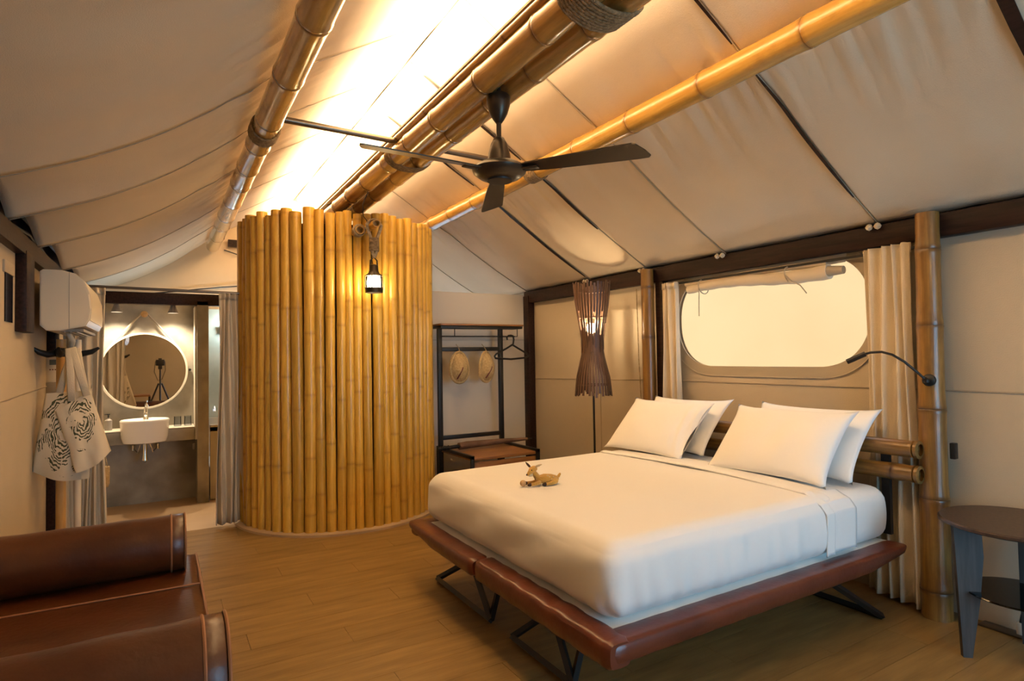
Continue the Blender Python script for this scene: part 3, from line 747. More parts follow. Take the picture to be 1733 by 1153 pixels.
blob('leg', [[((.0,.020,.018),.011),((-.03,.016,.012),.009),((-.055,.012,.011),.009)]], FUR, dt)
blob('leg', [[((.085,-.018,.022),.018),((.06,-.032,.012),.010),((.035,-.036,.010),.009)]], FUR, dt)
blob('leg', [[((.085,.018,.022),.018),((.07,.032,.012),.010),((.045,.036,.010),.009)]], FUR, dt)
for p in ((-.050,-.032,.011),(.028,-.037,.010),(-.063,.011,.011)): blob('hoof', [[(p,.0095),((p[0]-.008,p[1],p[2]-.001),.008)]], DKBR, dt)
blob('tail', [[((.108,0,.040),.008),((.116,0,.052),.006)]], FUR, dt)
blob('muzzle_patch', [[((-.050,-.019,.058),.008),((-.040,-.016,.058),.008)]], FURL, dt)
for p in ((.055,-.022,.044),(.075,-.020,.042),(.065,-.024,.032),(.045,-.020,.050),(.088,-.016,.036)): blob('spot', [[(p,.0032),((p[0]+.001,p[1]-.001,p[2]),.003)]], FURL, dt)
blob('name_disc', [[((-.085,-.012,.016),.016),((-.083,-.006,.016),.016)]], mat('tan disc',(.55,.33,.14),.7), dt)

# ------------------------------------------------------------------ daybed and bolsters (left foreground)
db = empty('leather_daybed', (-.25,2.2,0), label='chestnut leather daybed in the left foreground', cat='daybed')
softbox('seat_cushion', (LX+.02+.25,.95-2.2,.27),(.150+.25,3.30-2.2,.425), .030, LEATHD, db, (16,40,6), lambda p: p+Vector((0,0,.006*N(p,3,3) if p.z>.4 else 0)))
box('daybed_base', (LX+.05+.25,1.0-2.2,.10),(.12+.25,3.25-2.2,.28), WENGE, db)
for x in (-.36,.32):
    for y in (-1.1,1.0): box('leg', (x,y,0),(x+.05,y+.05,.11), BLACK, db)
tubeo('piping', [(.150+.25-.006,.98-2.2,.418),(.150+.25-.006,3.27-2.2,.418)], .006, PIPE, db, 6)
tubeo('piping', [(LX+.04+.25,2.83-2.2,.428),(.40-.01,2.80-2.2,.428)], .004, PIPE, db, 6)
def bolster(y, x1, r_, lb):
    x0 = LX+.03; e = empty('bolster', (0,y,.425+r_*.97), label=lb, cat='bolster cushion', group='bolsters on the daybed')
    bm = bmesh.new(); n = 40; rings=[]
    prof = [(x0,.90),(x0+.01,1)]+[(x0+.01+(x1-x0-.02)*k/16,1+.012*math.sin(k*1.3)) for k in range(1,16)]+[(x1-.01,1),(x1,.93),(x1+.004,.6),(x1+.005,.02)]
    for (x,s) in prof:
        rings.append([bm.verts.new((x, r_*s*math.cos(2*PI*k/n), r_*s*math.sin(2*PI*k/n)*(.97 if math.sin(2*PI*k/n)<0 else 1))) for k in range(n)])
    for a,b in zip(rings,rings[1:]):
        for k in range(n): bm.faces.new((a[k],a[(k+1)%n],b[(k+1)%n],b[k]))
    bm.faces.new(rings[0][::-1]); finish('cover', bm, LEATHD, e, True, angle=60)
    for xx in (x1-.055, x1-.002):
        tubeo('piping', [(xx, r_*1.005*math.cos(a), r_*1.005*math.sin(a)) for a in [2*PI*k/40 for k in range(41)]], .0045, PIPE, e, 6)
bolster(3.06, .092, .122, 'brown leather bolster lying across the far end of the daybed')
bolster(1.72, .145, .135, 'brown leather bolster lying across the near end of the daybed')

# ------------------------------------------------------------------ ceiling fan
fn_ = empty('ceiling_fan', (1.40,2.45,2.66), label='dark bronze three-blade ceiling fan on the ridge poles', cat='fan')
latheo('canopy', [(.012,-.048),(.050,-.050),(.058,-.062),(.056,-.100),(.043,-.142),(.026,-.172),(.014,-.188)], BRONZE, fn_, 28)
tubeo('downrod', [(0,0,.02),(0,0,-.30)], .012, BRONZE, fn_, 14)
latheo('motor_cap', [(.014,-.255),(.026,-.262),(.040,-.29),(.052,-.335),(.058,-.372),(.050,-.378)], BRONZE, fn_, 28)
latheo('motor_housing', [(.045,-.372),(.095,-.385),(.125,-.402),(.132,-.415),(.126,-.430),(.098,-.452),(.06,-.462),(0,-.464)], BRONZE, fn_, 36)
latheo('bottom_cap', [(.062,-.458),(.060,-.470),(.0,-.472)], BLACK, fn_, 28)
bl = None
BA = [-28, 152-14, 62]   # placeholder, replaced below
def blade(angle, pitch=-13):
    global bl
    if bl is None:
        bm = bmesh.new()
        outline = [(.10,-.030),(.16,-.040),(.30,-.050),(.60,-.066),(.655,-.068),(.668,-.060),(.70,.0),(.715,.045),(.705,.058),(.66,.060),(.30,.048),(.16,.038),(.10,.030)]
        prism(bm, outline, lambda x,y,h: Vector((x,y,h-.020*max(0,(x-.1))-.12*y*y)), -.003,.003)
        for v in bm.verts: v.co = Matrix.Rotation(math.radians(pitch),3,'X') @ v.co
        bl = finish('blade', bm, BRONZE, fn_, False)
        o = bl
        b = box('blade_iron', (.085,-.022,-.012),(.20,.022,-.004), BRONZE, bl, bevel=.003)
        tubeo('screw', [(.13,0,-.016),(.13,0,-.003)], .006, STEEL, bl)
    else: o = copy_tree(bl, fn_)
    o.location = (0,0,-.418); o.rotation_euler = (0,0,math.radians(angle))
for a in (-55, 65, 185): blade(a)

# ------------------------------------------------------------------ pendant lamp with rope on the enclosure
pd = empty('pendant_lamp', (1.402,4.42,2.0), label='lit glass lantern hanging by thick rope before the bamboo enclosure', cat='lamp')
latheo('lamp_cap', [(0,.07),(.012,.07),(.026,.06),(.028,.02),(.034,.0),(.050,-.015),(.052,-.022),(.0,-.022)], BRONZE, pd, 24)
latheo('lamp_glass', [(.045,-.022),(.050,-.035),(.050,-.115),(.044,-.13)], glass('lantern glass',(1,.92,.75),.97,1.4), pd, 24)
latheo('bulb', [(0,-.024),(.018,-.026),(.038,-.045),(.041,-.072),(.034,-.098),(0,-.110)], BULB, pd, 20)
latheo('lamp_ring', [(.052,-.112),(.054,-.118),(.052,-.148),(.046,-.150),(.044,-.118)], BRONZE, pd, 24)
for k in range(6):
    a = k*PI/3; tubeo('cage_bar', [(.053*math.cos(a),.053*math.sin(a),-.018),(.055*math.cos(a),.055*math.sin(a),-.118)], .0028, BRONZE, pd, 6)
tubeo('shackle', [(-.022,0,.055),(-.020,0,.10),(0,0,.125),(.020,0,.10),(.022,0,.055)], .005, BRONZE, pd, 8)
# rope loop over the peg, bound with whipping
tubeo('rope', [(0,-.01,.12),(-.012,-.01,.16),(-.016,-.01,.26),(-.040,-.01,.34),(-.042,-.01,.375),(-.02,-.01,.408),(0.005,-.01,.414),(.03,-.01,.40),(.044,-.01,.37),(.038,-.01,.335),(.016,-.01,.26),(.012,-.01,.16),(0,-.01,.12)], .010, ROPEL, pd, 10)
wh = []
for k in range(15*16+1):
    a = 2*PI*k/16; wh.append((.027*math.cos(a), -.01+.017*math.sin(a), .17+.10*k/(15*16)))
tubeo('rope_whipping', wh, .0048, ROPE, pd, 6)
pd.scale = (1.28,1.28,1)
pg1 = bamboo('bamboo_peg', (1.402,4.34,2.372),(1.402,4.66,2.372), .030, None, None, 31, BAMY, .5, 'short bamboo peg carrying the rope loop of the lantern', 'peg', None, 16)
pg2 = bamboo('bamboo_peg', (1.322,4.50,2.345),(1.322,4.62,2.345), .036, None, None, 32, BAMY, .5, 'stub of cut bamboo left of the lantern rope peg', 'peg', None, 16)
rope_wrap('rope_lashing', (1.322,4.51,2.345),(1.322,4.57,2.345), .042,.042, 5, .007, pg2, ROPEL)
lc = tubeo('lamp_cable', [(1.345,4.34,2.62),(1.315,4.40,2.52),(1.33,4.44,2.44),(1.36,4.45,2.41),(1.375,4.42,2.30),(1.385,4.42,2.12),(1.400,4.43,2.06)], .0035, BLACK, None, 6)
tag(lc, 'thin black cable dropping from the ridge poles to the lantern', 'cable')

# copy of the lantern added behind the viewer as fill for the front
rp_ = copy_tree(pd); rp_.location = (1.40,-.55,2.12); tag(rp_, 'rope lantern added behind the viewer to fill the front of the room', 'lamp')

# ------------------------------------------------------------------ floor lamp with slatted waisted shade
LXY = (3.09,3.89)
fm = empty('floor_lamp', (*LXY,0), label='floor lamp with a waisted shade of dark wooden slats', cat='lamp')
tubeo('pole', [(0,0,.02),(0,0,1.48)], .009, BLACK, fm, 10)
latheo('base', [(0,0),(.13,0),(.13,.012),(.02,.02),(0,.02)], BLACK, fm, 28)
latheo('bulb', [(0,1.54),(.014,1.545),(.030,1.57),(.034,1.60),(.024,1.625),(0,1.635)], BULB, fm, 18, (-.03,-.02,-.02))
tubeo('socket', [(0,0,1.47),(-.03,-.02,1.525)], .016, BLACK, fm, 10)
bm0 = None; rr_ = random.Random(9); NS = 34
def rad_at(z):   # z 1.02 .. 1.965
    zt = [(1.0,.158),(1.15,.145),(1.30,.108),(1.40,.086),(1.50,.090),(1.65,.115),(1.80,.138),(1.97,.152)]
    for (a,ra),(b,rb) in zip(zt,zt[1:]):
        if a <= z <= b: return ra+(rb-ra)*(z-a)/(b-a)
    return zt[-1][1] if z > 1.9 else zt[0][1]
for k in range(NS):
    a = 2*PI*k/NS
    for up in (0,1):
        z0, z1 = (rr_.uniform(1.0,1.05), rr_.uniform(1.42,1.56)) if not up else (rr_.uniform(1.36,1.42), rr_.uniform(1.93,1.965))
        if up and k%3 == 1: z0 = rr_.uniform(1.60,1.72)
        a2 = a+(0 if not up else PI/NS); tw = .10
        bm = bmesh.new(); n = 6; rings = []
        for i in range(n+1):
            z = z0+(z1-z0)*i/n; R_ = rad_at(z)+(.004 if up else -.004); A_ = a2+tw*(z-1.5); t = Vector((-math.sin(A_),math.cos(A_),0)); c = Vector((math.cos(A_)*R_,math.sin(A_)*R_,z)); nrm = Vector((math.cos(A_),math.sin(A_),0))
            rings.append([bm.verts.new(c+t*sx*.0088+nrm*sy*.0025) for sx,sy in ((-1,-1),(1,-1),(1,1),(-1,1))])
        for p,q in zip(rings,rings[1:]):
            for i in range(4): bm.faces.new((p[i],p[(i+1)%4],q[(i+1)%4],q[i]))
        bm.faces.new(rings[0][::-1]); bm.faces.new(rings[-1]); finish('shade_slat', bm, SLATM, fm)
for z in (1.10,1.41,1.66,1.88):
    R_ = rad_at(z)-.009; tubeo('shade_ring', [(R_*math.cos(a),R_*math.sin(a),z) for a in [2*PI*k/40 for k in range(41)]], .006, SLATM, fm, 6)
tubeo('shade_spoke', [(-.08,0,1.41),(.08,0,1.41)], .005, BLACK, fm, 6)
# thin cable in the corner
cc = tubeo('wall_cable', [(3.46,3.75,1.90),(3.46,3.74,1.3),(3.46,3.72,.90),(3.45,3.62,.80)], .004, ROPEL, None, 6)
tag(cc, 'thin pale pull cord hanging down the canvas beside the thin bamboo post', 'cord')
wb = latheo('cord_toggle', [(0,0),(.03,0),(.034,.02),(.028,.10),(0,.105)], POLEW, None, 14); wb.location = (3.42,3.66,.66); wb.matrix_world
tag(wb, 'small orange wooden toggle behind the left pillows by the thin post', 'toggle')

# ------------------------------------------------------------------ clothes rack with bench
rk = empty('clothes_rack', (2.67,5.30,0), label='black steel clothes rack with wooden top shelf and low wooden bench', cat='rack')
def bar(name, a, b, wd, parent, m=BLACK, dp=None):
    a, b = Vector(a), Vector(b); lo = [min(a[i],b[i])-((dp if (dp and i==1) else wd)/2 if a[i]==b[i] else 0) for i in range(3)]; hi = [max(a[i],b[i])+((dp if (dp and i==1) else wd)/2 if a[i]==b[i] else 0) for i in range(3)]
    return box(name, lo, hi, m, parent, bevel=.003)
bar('upright', (-.345,0,0),(-.345,0,1.65), .042, rk); bar('upright', (.335,0,0),(.335,0,1.65), .042, rk)
bar('cross_bar', (-.33,0,1.425),(.335,0,1.425), .040, rk, dp=.03); bar('cross_bar', (-.33,0,.565),(.335,0,.565), .040, rk, dp=.03)
bar('shelf_frame', (-.37,0,1.64),(.545,0,1.64), .024, rk, dp=.20)
box('top_board', (-.375,-.11,1.655),(.555,.11,1.672), OAKB, rk, bevel=.003)
tubeo('hanging_rod', [(-.345,-.02,1.552),(.50,-.02,1.552)], .006, BLACK, rk, 8)
for x in (-.19,.53): tubeo('rod_hanger', [(x,-.02,1.64),(x,-.02,1.552)], .004, BLACK, rk, 6)
tubeo('rod_hanger', [(.49,-.02,1.552),(.53,-.02,1.552)], .004, BLACK, rk, 6)
box('bench_top', (-.345,-.66,.435),(.33,.10,.462), OAKB, rk, bevel=.004)
box('bench_front', (-.345,-.655,.12),(.33,-.635,.42), OAKB, rk, bevel=.003)
for x in (-.36,.32):
    box('bench_rim', (x,-.69,.455),(x+.03,.05,.485), BLACK, rk, bevel=.002)
    for y in (-.69,.04): box('bench_leg', (x,y,0),(x+.03,y+.03,.485), BLACK, rk, bevel=.002)
# rolled umbrella lying on the bench
um = empty('rolled_umbrella', (2.68,5.08,.515), label='rolled brown umbrella lying across the bench of the clothes rack', cat='umbrella')
tubeo('canopy', [(-.28,0,-.004),(-.20,0,0),(.15,-.02,.0),(.50,-.04,-.004)], [.034,.036,.028,.014], mat('umbrella cloth',(.12,.065,.04),.6,col2=(.19,.11,.07),nscale=8), um, 9)
tubeo('handle', [(-.50,0.01,-.008),(-.44,0,-.006),(-.28,0,-.004)], [.020,.017,.018], BLACK, um, 10)
tubeo('tip', [(.50,-.04,-.004),(.56,-.043,-.004)], .006, BLACK, um, 8)
um.rotation_euler[2] = .10
for x in (-.47,-.43,-.39): latheo('handle_rib', [(.02,-.004),(.024,0),(.02,.004)], BLACK, um, 12, (0,0,0)).matrix_local = Matrix.Translation((x,.003,-.007)) @ Matrix.Rotation(PI/2,4,'Y')
# hats
def hat(x, yaw, lb):
    t = empty('straw_hat', (x,5.205,1.235), yaw, lb, 'hat', 'straw hats on the clothes rack')
    bm = bmesh.new(); n = 28; mm = 12
    def fn(a,b):
        th = 2*PI*a; rr = b
        R_ = .132*(1+.06*math.sin(3*th))
        X_ = math.cos(th)*R_*rr*.78*(1-.18*math.sin(th)); Z_ = math.sin(th)*R_*rr*1.12
        Y_ = -.085*(1-rr**2.4) + .012*math.sin(th*2)*rr
        return Vector((X_,Y_,Z_+.02))
    grid(bm, n, mm, fn); bmesh.ops.remove_doubles(bm, verts=bm.verts[:], dist=.0005)
    o = finish('crown', bm, STRAW, t, True); m = o.modifiers.new('s','SOLIDIFY'); m.thickness = .006
    tubeo('brim', [fn(k/40,1.0) for k in range(41)], .015, STRAW, t, 8)
    tubeo('hat_band', [Vector((-.03+.02*math.sin(k/20*PI*1.3), -.079+.065*abs(k/20-.5)**1.4*2, .120-.22*k/20)) for k in range(21)], .007, MAROON, t, 6)
    tubeo('hanging_loop', [(0,-.02,.15),(.01,.02,.20),(.0,.05,.24)], .004, ROPEL, t, 6)
hat(2.49, .15, 'straw hat with maroon band hanging nearest the rack\'s left upright')
hat(2.785, .45, 'straw hat with maroon band hanging between the other hat and the hanger')
# hanger
hg = empty('coat_hanger', (3.12,5.28,1.552), .12, 'black plastic coat hanger on the rod of the clothes rack', 'hanger')
tubeo('hook', [(-.045,0,-.035),(-.050,0,-.01),(-.03,0,.008),(0,0,.012),(.03,0,.006),(.04,0,-.03),(.03,0,-.08),(0.02,0,-.09)], .009, BLACK, hg, 8)
tubeo('shoulder', [(.02,0,-.085),(-.06,0,-.125),(-.19,0,-.18),(-.21,0,-.20),(-.20,0,-.222),(0,0,-.235),(.20,0,-.222),(.235,0,-.205),(.215,0,-.18),(.10,0,-.125),(.02,0,-.085)], .010, BLACK, hg, 8)

# ------------------------------------------------------------------ side table (right foreground)
st = empty('side_table', (3.19,1.105,0), label='round dark wood side table with glass lower shelf', cat='table')
latheo('table_top', [(0,.575),(.27,.575),(.285,.582),(.285,.592),(.278,.598),(0,.598)], WENGE, st, 56)
def leg_poly(ang, R0=.20):
    bm = bmesh.new(); out = [(.255,.0),(.275,.575),(.02,.575),(.02,.535),(.205,.530),(.175,.40),(.165,.28),(.18,.16),(.215,.0)]
    # outer edge upright, inner edge bowed
    out = [(R0+.0,.0),(R0+.045,0),(R0+.055,.575),(.0,.575),(.0,.535),(R0-.035,.530),(R0-.060,.40),(R0-.075,.30),(R0-.060,.15),(R0-.01,.0)]
    prism(bm, out, lambda a,b,h: Vector((a,h,b)), -.011,.011)
    o = finish('leg', bm, GREYW, st); o.rotation_euler[2] = ang
def blade_leg(ang, R0=.20):
    bm = bmesh.new(); out = [(R0-.005,0),(R0+.03,0),(R0+.052,.575),(R0-.055,.575),(R0-.060,.44),(R0-.042,.25),(R0-.020,.10)]
    prism(bm, out, lambda a,b,h: Vector((a,h,b)), -.012,.012); o = finish('leg', bm, GREYW, st); o.rotation_euler[2] = ang
for a in (136,16,256): blade_leg(math.radians(a))
for a in (136,16,256):
    for z in (.553,.255):
        c = box('stretcher', (0,-.010,z),(.17,.010,z+.022), GREYW, st); c.rotation_euler[2] = math.radians(a)
latheo('glass_shelf', [(0,.280),(.20,.280),(.203,.284),(.20,.288),(0,.288)], SMOKE, st, 48)
# reading lamp on the post
rl = empty('reading_lamp', (3.30,1.485,1.195), label='black gooseneck reading lamp fixed to the thick bamboo post', cat='lamp')
b = latheo('mount', [(0,0),(.030,0),(.030,.014),(.018,.024),(0,.026)], BLACK, rl, 24); b.matrix_local = Matrix.Translation((.015,0,0)) @ Matrix.Rotation(-PI/2,4,'Y')
latheo('swivel', [(0,-.018),(.014,-.01),(.016,.004),(0,.018)], BLACK, rl, 14, (-.022,0,0))
gp = [(-.02,.0,.0),(-.05,.02,.035),(-.10,.06,.095),(-.13,.10,.130),(-.15,.14,.145),(-.17,.185,.143),(-.185,.215,.133)]
tubeo('gooseneck', gp, .0062, BLACK, rl, 10)
tubeo('lamp_head', [(-.180,.205,.137),(-.205,.265,.105),(-.212,.283,.096)], [.0135,.0135,.0135], BLACK, rl, 16)
sw = box('light_switch', (3.385,1.415,.80),(3.42,1.44,.88), BLACK, None, bevel=.004); tag(sw, 'small black switch box on the side of the thick bamboo post', 'switch')
# floor socket strip and adapter
sk = box('floor_socket', (3.42,1.10,.0),(3.49,1.36,.010), STEEL, None, bevel=.003); tag(sk, 'flat grey socket plate at the foot of the right wall', 'socket')
ad = empty('charger_plug', (3.455,1.20,.010), label='white charger plug with black cable under the side table', cat='plug')
box('plug_body', (-.014,-.016,0),(.014,.016,.055), WHITEPL, ad, bevel=.003); tubeo('plug_cable', [(0,0,.055),(0,-.006,.09),(0,-.018,.115)], .008, BLACK, ad, 8)

# ------------------------------------------------------------------ curtains
def curtain(name, p0, p1, z0, z1, folds, lb, amp=.035, gather=None, seed=0, tuck=None, m=CURT, n=90):
    p0 = Vector((*p0,0)); p1 = Vector((*p1,0)); d = p1-p0; L_ = d.length; d.normalize(); nr = Vector((-d.y,d.x,0)); rd = random.Random(seed)
    ph = [rd.uniform(-.5,.5) for _ in range(folds+2)]
    e = empty(name, ((p0.x+p1.x)/2,(p0.y+p1.y)/2,0), label=lb, cat='curtain'); c = e.location
    def fn(a,b):
        s = a; k = s*folds; i = int(k); w_ = k+.35*ph[i]*(1-(k-i))+.35*ph[i+1]*(k-i)
        am = amp*(.45+.55*b**.7) if b > .06 else amp*.55
        o_ = math.sin(2*PI*w_)*am*(1+.3*math.sin(b*3+i))
        o_ += .5*am*math.sin(4*PI*w_+b*2+seed)*b
        wid = 1.0 if not gather else gather(b)
        pos = p0 + d*(L_*((s-.5)*wid+.5) + .012*math.sin(b*5+s*9)) + nr*o_
        z = z1+(z0-z1)*b + (.006*math.sin(k*6) if b == 0 else 0)
        return Vector((pos.x-c.x,pos.y-c.y,z))
    grido('cloth', n, 40, fn, m, e, .003)
    # heading tape
    def fh(a,b):
        v = fn(a,0.0); q = v + nr*(-.006) ; return Vector((q.x,q.y,z1+.004-.05*b))
    grido('heading_tape', n, 2, fh, m, e, .004)
    return e
curtain('curtain', (3.37,1.585),(3.41,1.835), .02, 1.91, 4, 'cream curtain bunched between the oval window and the thick bamboo post', .030, lambda b: 1+.18*b, 3)
curtain('curtain', (3.39,3.38),(3.40,3.24), .02, 1.895, 3, 'cream curtain bunched at the far side of the oval window', .028, lambda b: 1.05+.75*b, 5)
curtain('curtain', (.40,5.33),(.58,5.36), .03, 1.895, 4, 'cream curtain drawn back against the round bamboo enclosure', .030, lambda b: 1+.18*b, 8)
curtain('curtain', (LX+.05,5.24),(-.36,5.27), .02, 1.895, 5, 'cream bathroom curtain bunched behind the hanging tote bags', .035, lambda b: 1+.05*b, 12)
cr_ = tubeo('curtain_rod', [(LX+.04,5.30,1.915),(.60,5.36,1.905)], .011, STEEL, None, 12); tag(cr_, 'thin steel curtain rod across the bathroom opening', 'rod')

# ------------------------------------------------------------------ air conditioner
ac = empty('air_conditioner', (LX+.062,4.27,1.54), label='white wall-mounted air conditioner above the tote bags', cat='air conditioner')
prof = [(0,.03),(0,.34),(.015,.352),(.10,.352),(.165,.335),(.205,.295),(.232,.215),(.238,.12),(.232,.06),(.215,.028),(.10,.0),(.03,.0)]
bm = bmesh.new(); prism(bm, prof, lambda a,b,h: Vector((a,h,b)), 0,.84)
bmesh.ops.bevel(bm, geom=[e for e in bm.edges if abs(e.verts[0].co.y-e.verts[1].co.y)<1e-5], offset=.006, segments=2, affect='EDGES')
finish('housing', bm, WHITEPL, ac, True, angle=25)
bm = bmesh.new(); pf = [(.2075,.293),(.2355,.215),(.2415,.12),(.236,.062),(.232,.062),(.236,.12),(.231,.215),(.203,.295)]
prism(bm, pf, lambda a,b,h: Vector((a,h,b)), .02,.82); finish('front_panel', bm, WHITEPL, ac, True, angle=40)
box('air_outlet', (.09,.06,-.004),(.20,.78,.012), GREYPL, ac)
for k in range(3): box('louvre', (.105+.03*k,.07,-.010),(.110+.03*k,.77,.004), WHITEPL, ac)
box('end_joint', (.135,-.0015,.012),(.1375,.002,.34), GREYPL, ac)
tubeo('drain_hose', [(.10,.30,.0),(.12,.32,-.05),(.10,.40,-.10)], .016, WHITEPL, ac, 10)

# thermostat on the left post
th = empty('wall_controller', (LX+.0,4.978,1.19), label='white remote controller in a grey holder on the dark post', cat='controller')
box('controller_body', (.0,-.012,.02),(.075,-.001,.21), WHITEPL, th, bevel=.004); box('display', (.018,-.014,.150),(.058,-.011,.185), LCD, th)
for i in range(3): box('button', (.018+.014*i,-.0135,.115),(.026+.014*i,-.011,.122), MAROON, th)
box('holder', (-.002,-.018,-.10),(.078,-.001,.035), GREYPL, th, bevel=.004)

# ------------------------------------------------------------------ coat stand, tote bags
cs = empty('coat_stand', (-.538,4.62,0), label='wooden coat stand with black hooks under the air conditioner', cat='coat stand')
tubeo('pole', [(0,0,.02),(0,0,1.50)], .026, POLEW, cs, 18)
tubeo('pole', [(.075,.09,.02),(.075,.09,1.50)], .020, WHITEPL, cs, 14)
latheo('base', [(0,0),(.115,0),(.115,.02),(.03,.03),(0,.03)], WENGE, cs, 32)
for a,l in ((212,.15),(350,.20),(80,.14),(268,.10)):
    dx, dy = math.cos(math.radians(a)), math.sin(math.radians(a))
    tubeo('hook', [(dx*.02,dy*.02,1.415),(dx*l*.5,dy*l*.5,1.405),(dx*l*.8,dy*l*.8,1.420),(dx*l,dy*l,1.445)], [.022,.020,.017,.008], BLACK, cs, 10)
latheo('hook_collar', [(.026,1.39),(.034,1.395),(.034,1.44),(.026,1.445)], BLACK, cs, 18)
def tote_mat(name, cx, cz, rad_in, ang):
    m = bpy.data.materials.new(name); m.use_nodes = True; nt = m.node_tree; nd = nt.nodes; L = nt.links; b = nd['Principled BSDF']; b.inputs['Roughness'].default_value = .9
    tc = nd.new('ShaderNodeTexCoord'); mp = nd.new('ShaderNodeMapping'); mp.inputs['Location'].default_value = (-cx,0,-cz); L.new(tc.outputs['Object'], mp.inputs[0])
    wv = nd.new('ShaderNodeTexWave'); wv.wave_type = 'RINGS'; wv.rings_direction = 'Y'; wv.inputs['Scale'].default_value = 19; wv.inputs['Distortion'].default_value = 14; wv.inputs['Detail'].default_value = 4; wv.inputs['Detail Scale'].default_value = .9; mp.inputs['Rotation'].default_value = (0,.9,0); mp.inputs['Scale'].default_value = (1.5,1,.75)
    L.new(mp.outputs[0], wv.inputs['Vector'])
    cr = nd.new('ShaderNodeValToRGB'); cr.color_ramp.elements[0].position = .30; cr.color_ramp.elements[1].position = .62
    cr.color_ramp.elements[0].color = (1,1,1,1); cr.color_ramp.elements[1].color = (0,0,0,1); L.new(wv.outputs['Fac'], cr.inputs[0])
    ln = nd.new('ShaderNodeVectorMath'); ln.operation = 'LENGTH'; mp2 = nd.new('ShaderNodeMapping'); mp2.inputs['Scale'].default_value = (1,0,.95); L.new(mp.outputs[0], mp2.inputs[0])
    nz = nd.new('ShaderNodeTexNoise'); nz.inputs['Scale'].default_value = 9; L.new(tc.outputs['Object'], nz.inputs['Vector'])
    L.new(mp2.outputs[0], ln.inputs[0]); ad_ = nd.new('ShaderNodeMath'); ad_.operation = 'MULTIPLY_ADD'; ad_.inputs[1].default_value = .22; L.new(nz.outputs['Fac'], ad_.inputs[0]); L.new(ln.outputs['Value'], ad_.inputs[2])
    lt = nd.new('ShaderNodeMath'); lt.operation = 'LESS_THAN'; lt.inputs[1].default_value = rad_in+.11; L.new(ad_.outputs[0], lt.inputs[0])
    mu = nd.new('ShaderNodeMath'); mu.operation = 'MULTIPLY'; L.new(cr.outputs[0], mu.inputs[0]); 
    n2 = nd.new('ShaderNodeTexNoise'); n2.inputs['Scale'].default_value = 13; n2.inputs['Detail'].default_value = 2; L.new(tc.outputs['Object'], n2.inputs['Vector'])
    g2 = nd.new('ShaderNodeMath'); g2.operation = 'GREATER_THAN'; g2.inputs[1].default_value = .44; L.new(n2.outputs['Fac'], g2.inputs[0])
    m3 = nd.new('ShaderNodeMath'); m3.operation = 'MULTIPLY'; L.new(lt.outputs[0], m3.inputs[0]); L.new(g2.outputs[0], m3.inputs[1]); L.new(m3.outputs[0], mu.inputs[1])
    mx = nd.new('ShaderNodeMix'); mx.data_type = 'RGBA'; L.new(mu.outputs[0], mx.inputs['Factor']); mx.inputs['A'].default_value = (.66,.57,.43,1); mx.inputs['B'].default_value = (.055,.060,.028,1)
    L.new(mx.outputs['Result'], b.inputs['Base Color']); return m
def bag_fn(poly_top, poly_bot, s, T_, seed):
    def fn(a,b):
        # a across, b down; poly_top / poly_bot are left,right corners
        tl, tr_ = poly_top; bl_, br = poly_bot
        L_ = Vector(tl)*(1-b)+Vector(bl_)*b; R_ = Vector(tr_)*(1-b)+Vector(br)*b; P = L_*(1-a)+R_*a
        th_ = T_*(math.sin(PI*a)**.6 if 0<a<1 else 0)*(.25+.75*math.sin(PI*min(1,b*.95))**.7)
        fold = .014*math.sin(a*9+b*5+seed)*b + .010*N((a*3,b*3,seed),1.5,seed)
        P.z -= .03*math.sin(PI*a)*(1 if b > .02 else 0)*b
        return Vector((P.x, P.y + s*th_ + fold, P.z))
    return fn
def tote(name, loc, top, bot, hooks, m, lb, T_=.045, seed=0):
    e = empty(name, loc, 0, lb, 'bag', 'tote bags on the coat stand')
    bm = bmesh.new()
    for s in (-1,1): grid(bm, 24, 28, bag_fn(top,bot,s,T_,seed))
    bmesh.ops.remove_doubles(bm, verts=bm.verts[:], dist=.0004)
    finish('bag_body', bm, m, e, True)
    for pts in hooks:
        bm = bmesh.new(); tube(bm, pts, .0036, 8, True, 5.6); finish('strap', bm, TOTE, e, True)
    return e
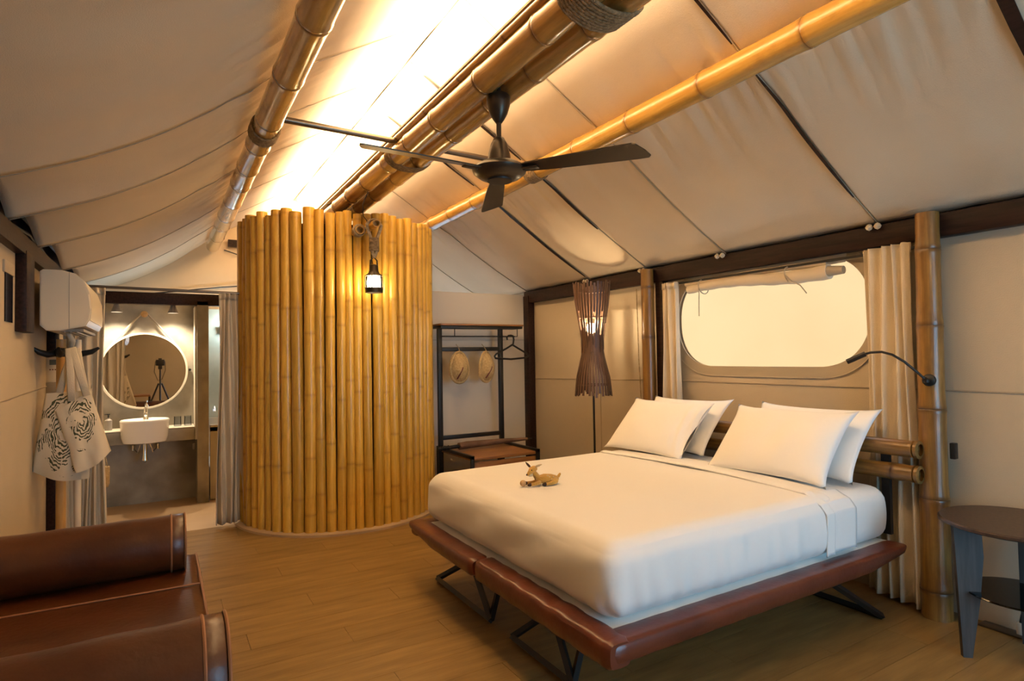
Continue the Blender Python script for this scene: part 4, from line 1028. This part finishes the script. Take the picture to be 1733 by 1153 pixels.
tote('tote_bag', (-.50,4.50,.98), ((-.10,0,.19),(.13,0,.20)), ((-.165,.0,-.27),(.12,-.02,-.34)),
     [[(-.03,-.03,.19),(.0,-.03,.32),(.045,-.03,.46)],[(.10,-.03,.19),(.075,-.03,.32),(.055,-.03,.46)]],
     tote_mat('tote print a', -.04, -.02, .17, 0), 'cream tote bag with dark leaf print, nearer the left wall', .06, 2)
tote('tote_bag', (-.435,4.46,.93), ((-.11,-.02,.13),(.06,0,.25)), ((-.01,-.03,-.24),(.165,.0,-.13)),
     [[(-.03,-.035,.19),(-.035,-.035,.33),(-.045,-.03,.51)],[(.045,-.035,.22),(.01,-.035,.35),(-.030,-.03,.515)]],
     tote_mat('tote print b', .06, .0, .10, 0), 'cream tote bag with leaf print hanging in front, nearer the bathroom', .035, 6)

# ------------------------------------------------------------------ things behind the viewer, seen in the round mirror
tp = empty('camera_tripod', (-.02,-.22,0), label='black photo camera on a tripod reflected in the round mirror', cat='tripod')
for a in (90,210,330):
    dx, dy = math.cos(math.radians(a)), math.sin(math.radians(a)); tubeo('leg', [(dx*.42,dy*.30,0),(dx*.03,dy*.03,.92)], [.011,.016], BLACK, tp, 8)
tubeo('center_column', [(0,0,.70),(0,0,1.24)], .015, BLACK, tp, 10)
box('camera_body', (-.075,-.05,1.27),(.075,.03,1.39), BLACK, tp, bevel=.01); box('viewfinder', (-.03,-.04,1.39),(.03,.02,1.42), BLACK, tp, bevel=.006)
box('tripod_head', (-.035,-.035,1.20),(.035,.035,1.27), BLACK, tp, bevel=.006)
tubeo('camera_strap', [(-.08,0,1.36),(-.10,0,1.15),(-.04,0,.98),(.03,.0,1.0),(.09,0,1.18),(.08,0,1.36)], .006, BLACK, tp, 6)
tv = empty('wall_screen', (LX,1.7,1.05), label='black flat screen on the left wall reflected in the round mirror', cat='screen')
box('screen_panel', (.03,-.45,0),(.065,.45,.52), SCREEN, tv, bevel=.004); box('wall_bracket', (0,-.1,.15),(.03,.1,.35), BLACK, tv)
sd = empty('console_shelf', (-.36,.15,0), label='small wooden console shelf reflected in the round mirror', cat='shelf')
box('top', (-.28,-.25,.70),(.18,.25,.73), OAKB, sd)
for x in (-.27,.15):
    for y in (-.24,.21): box('leg', (x,y,0),(x+.03,y+.03,.70), BLACK, sd)

bpy.context.view_layer.update()
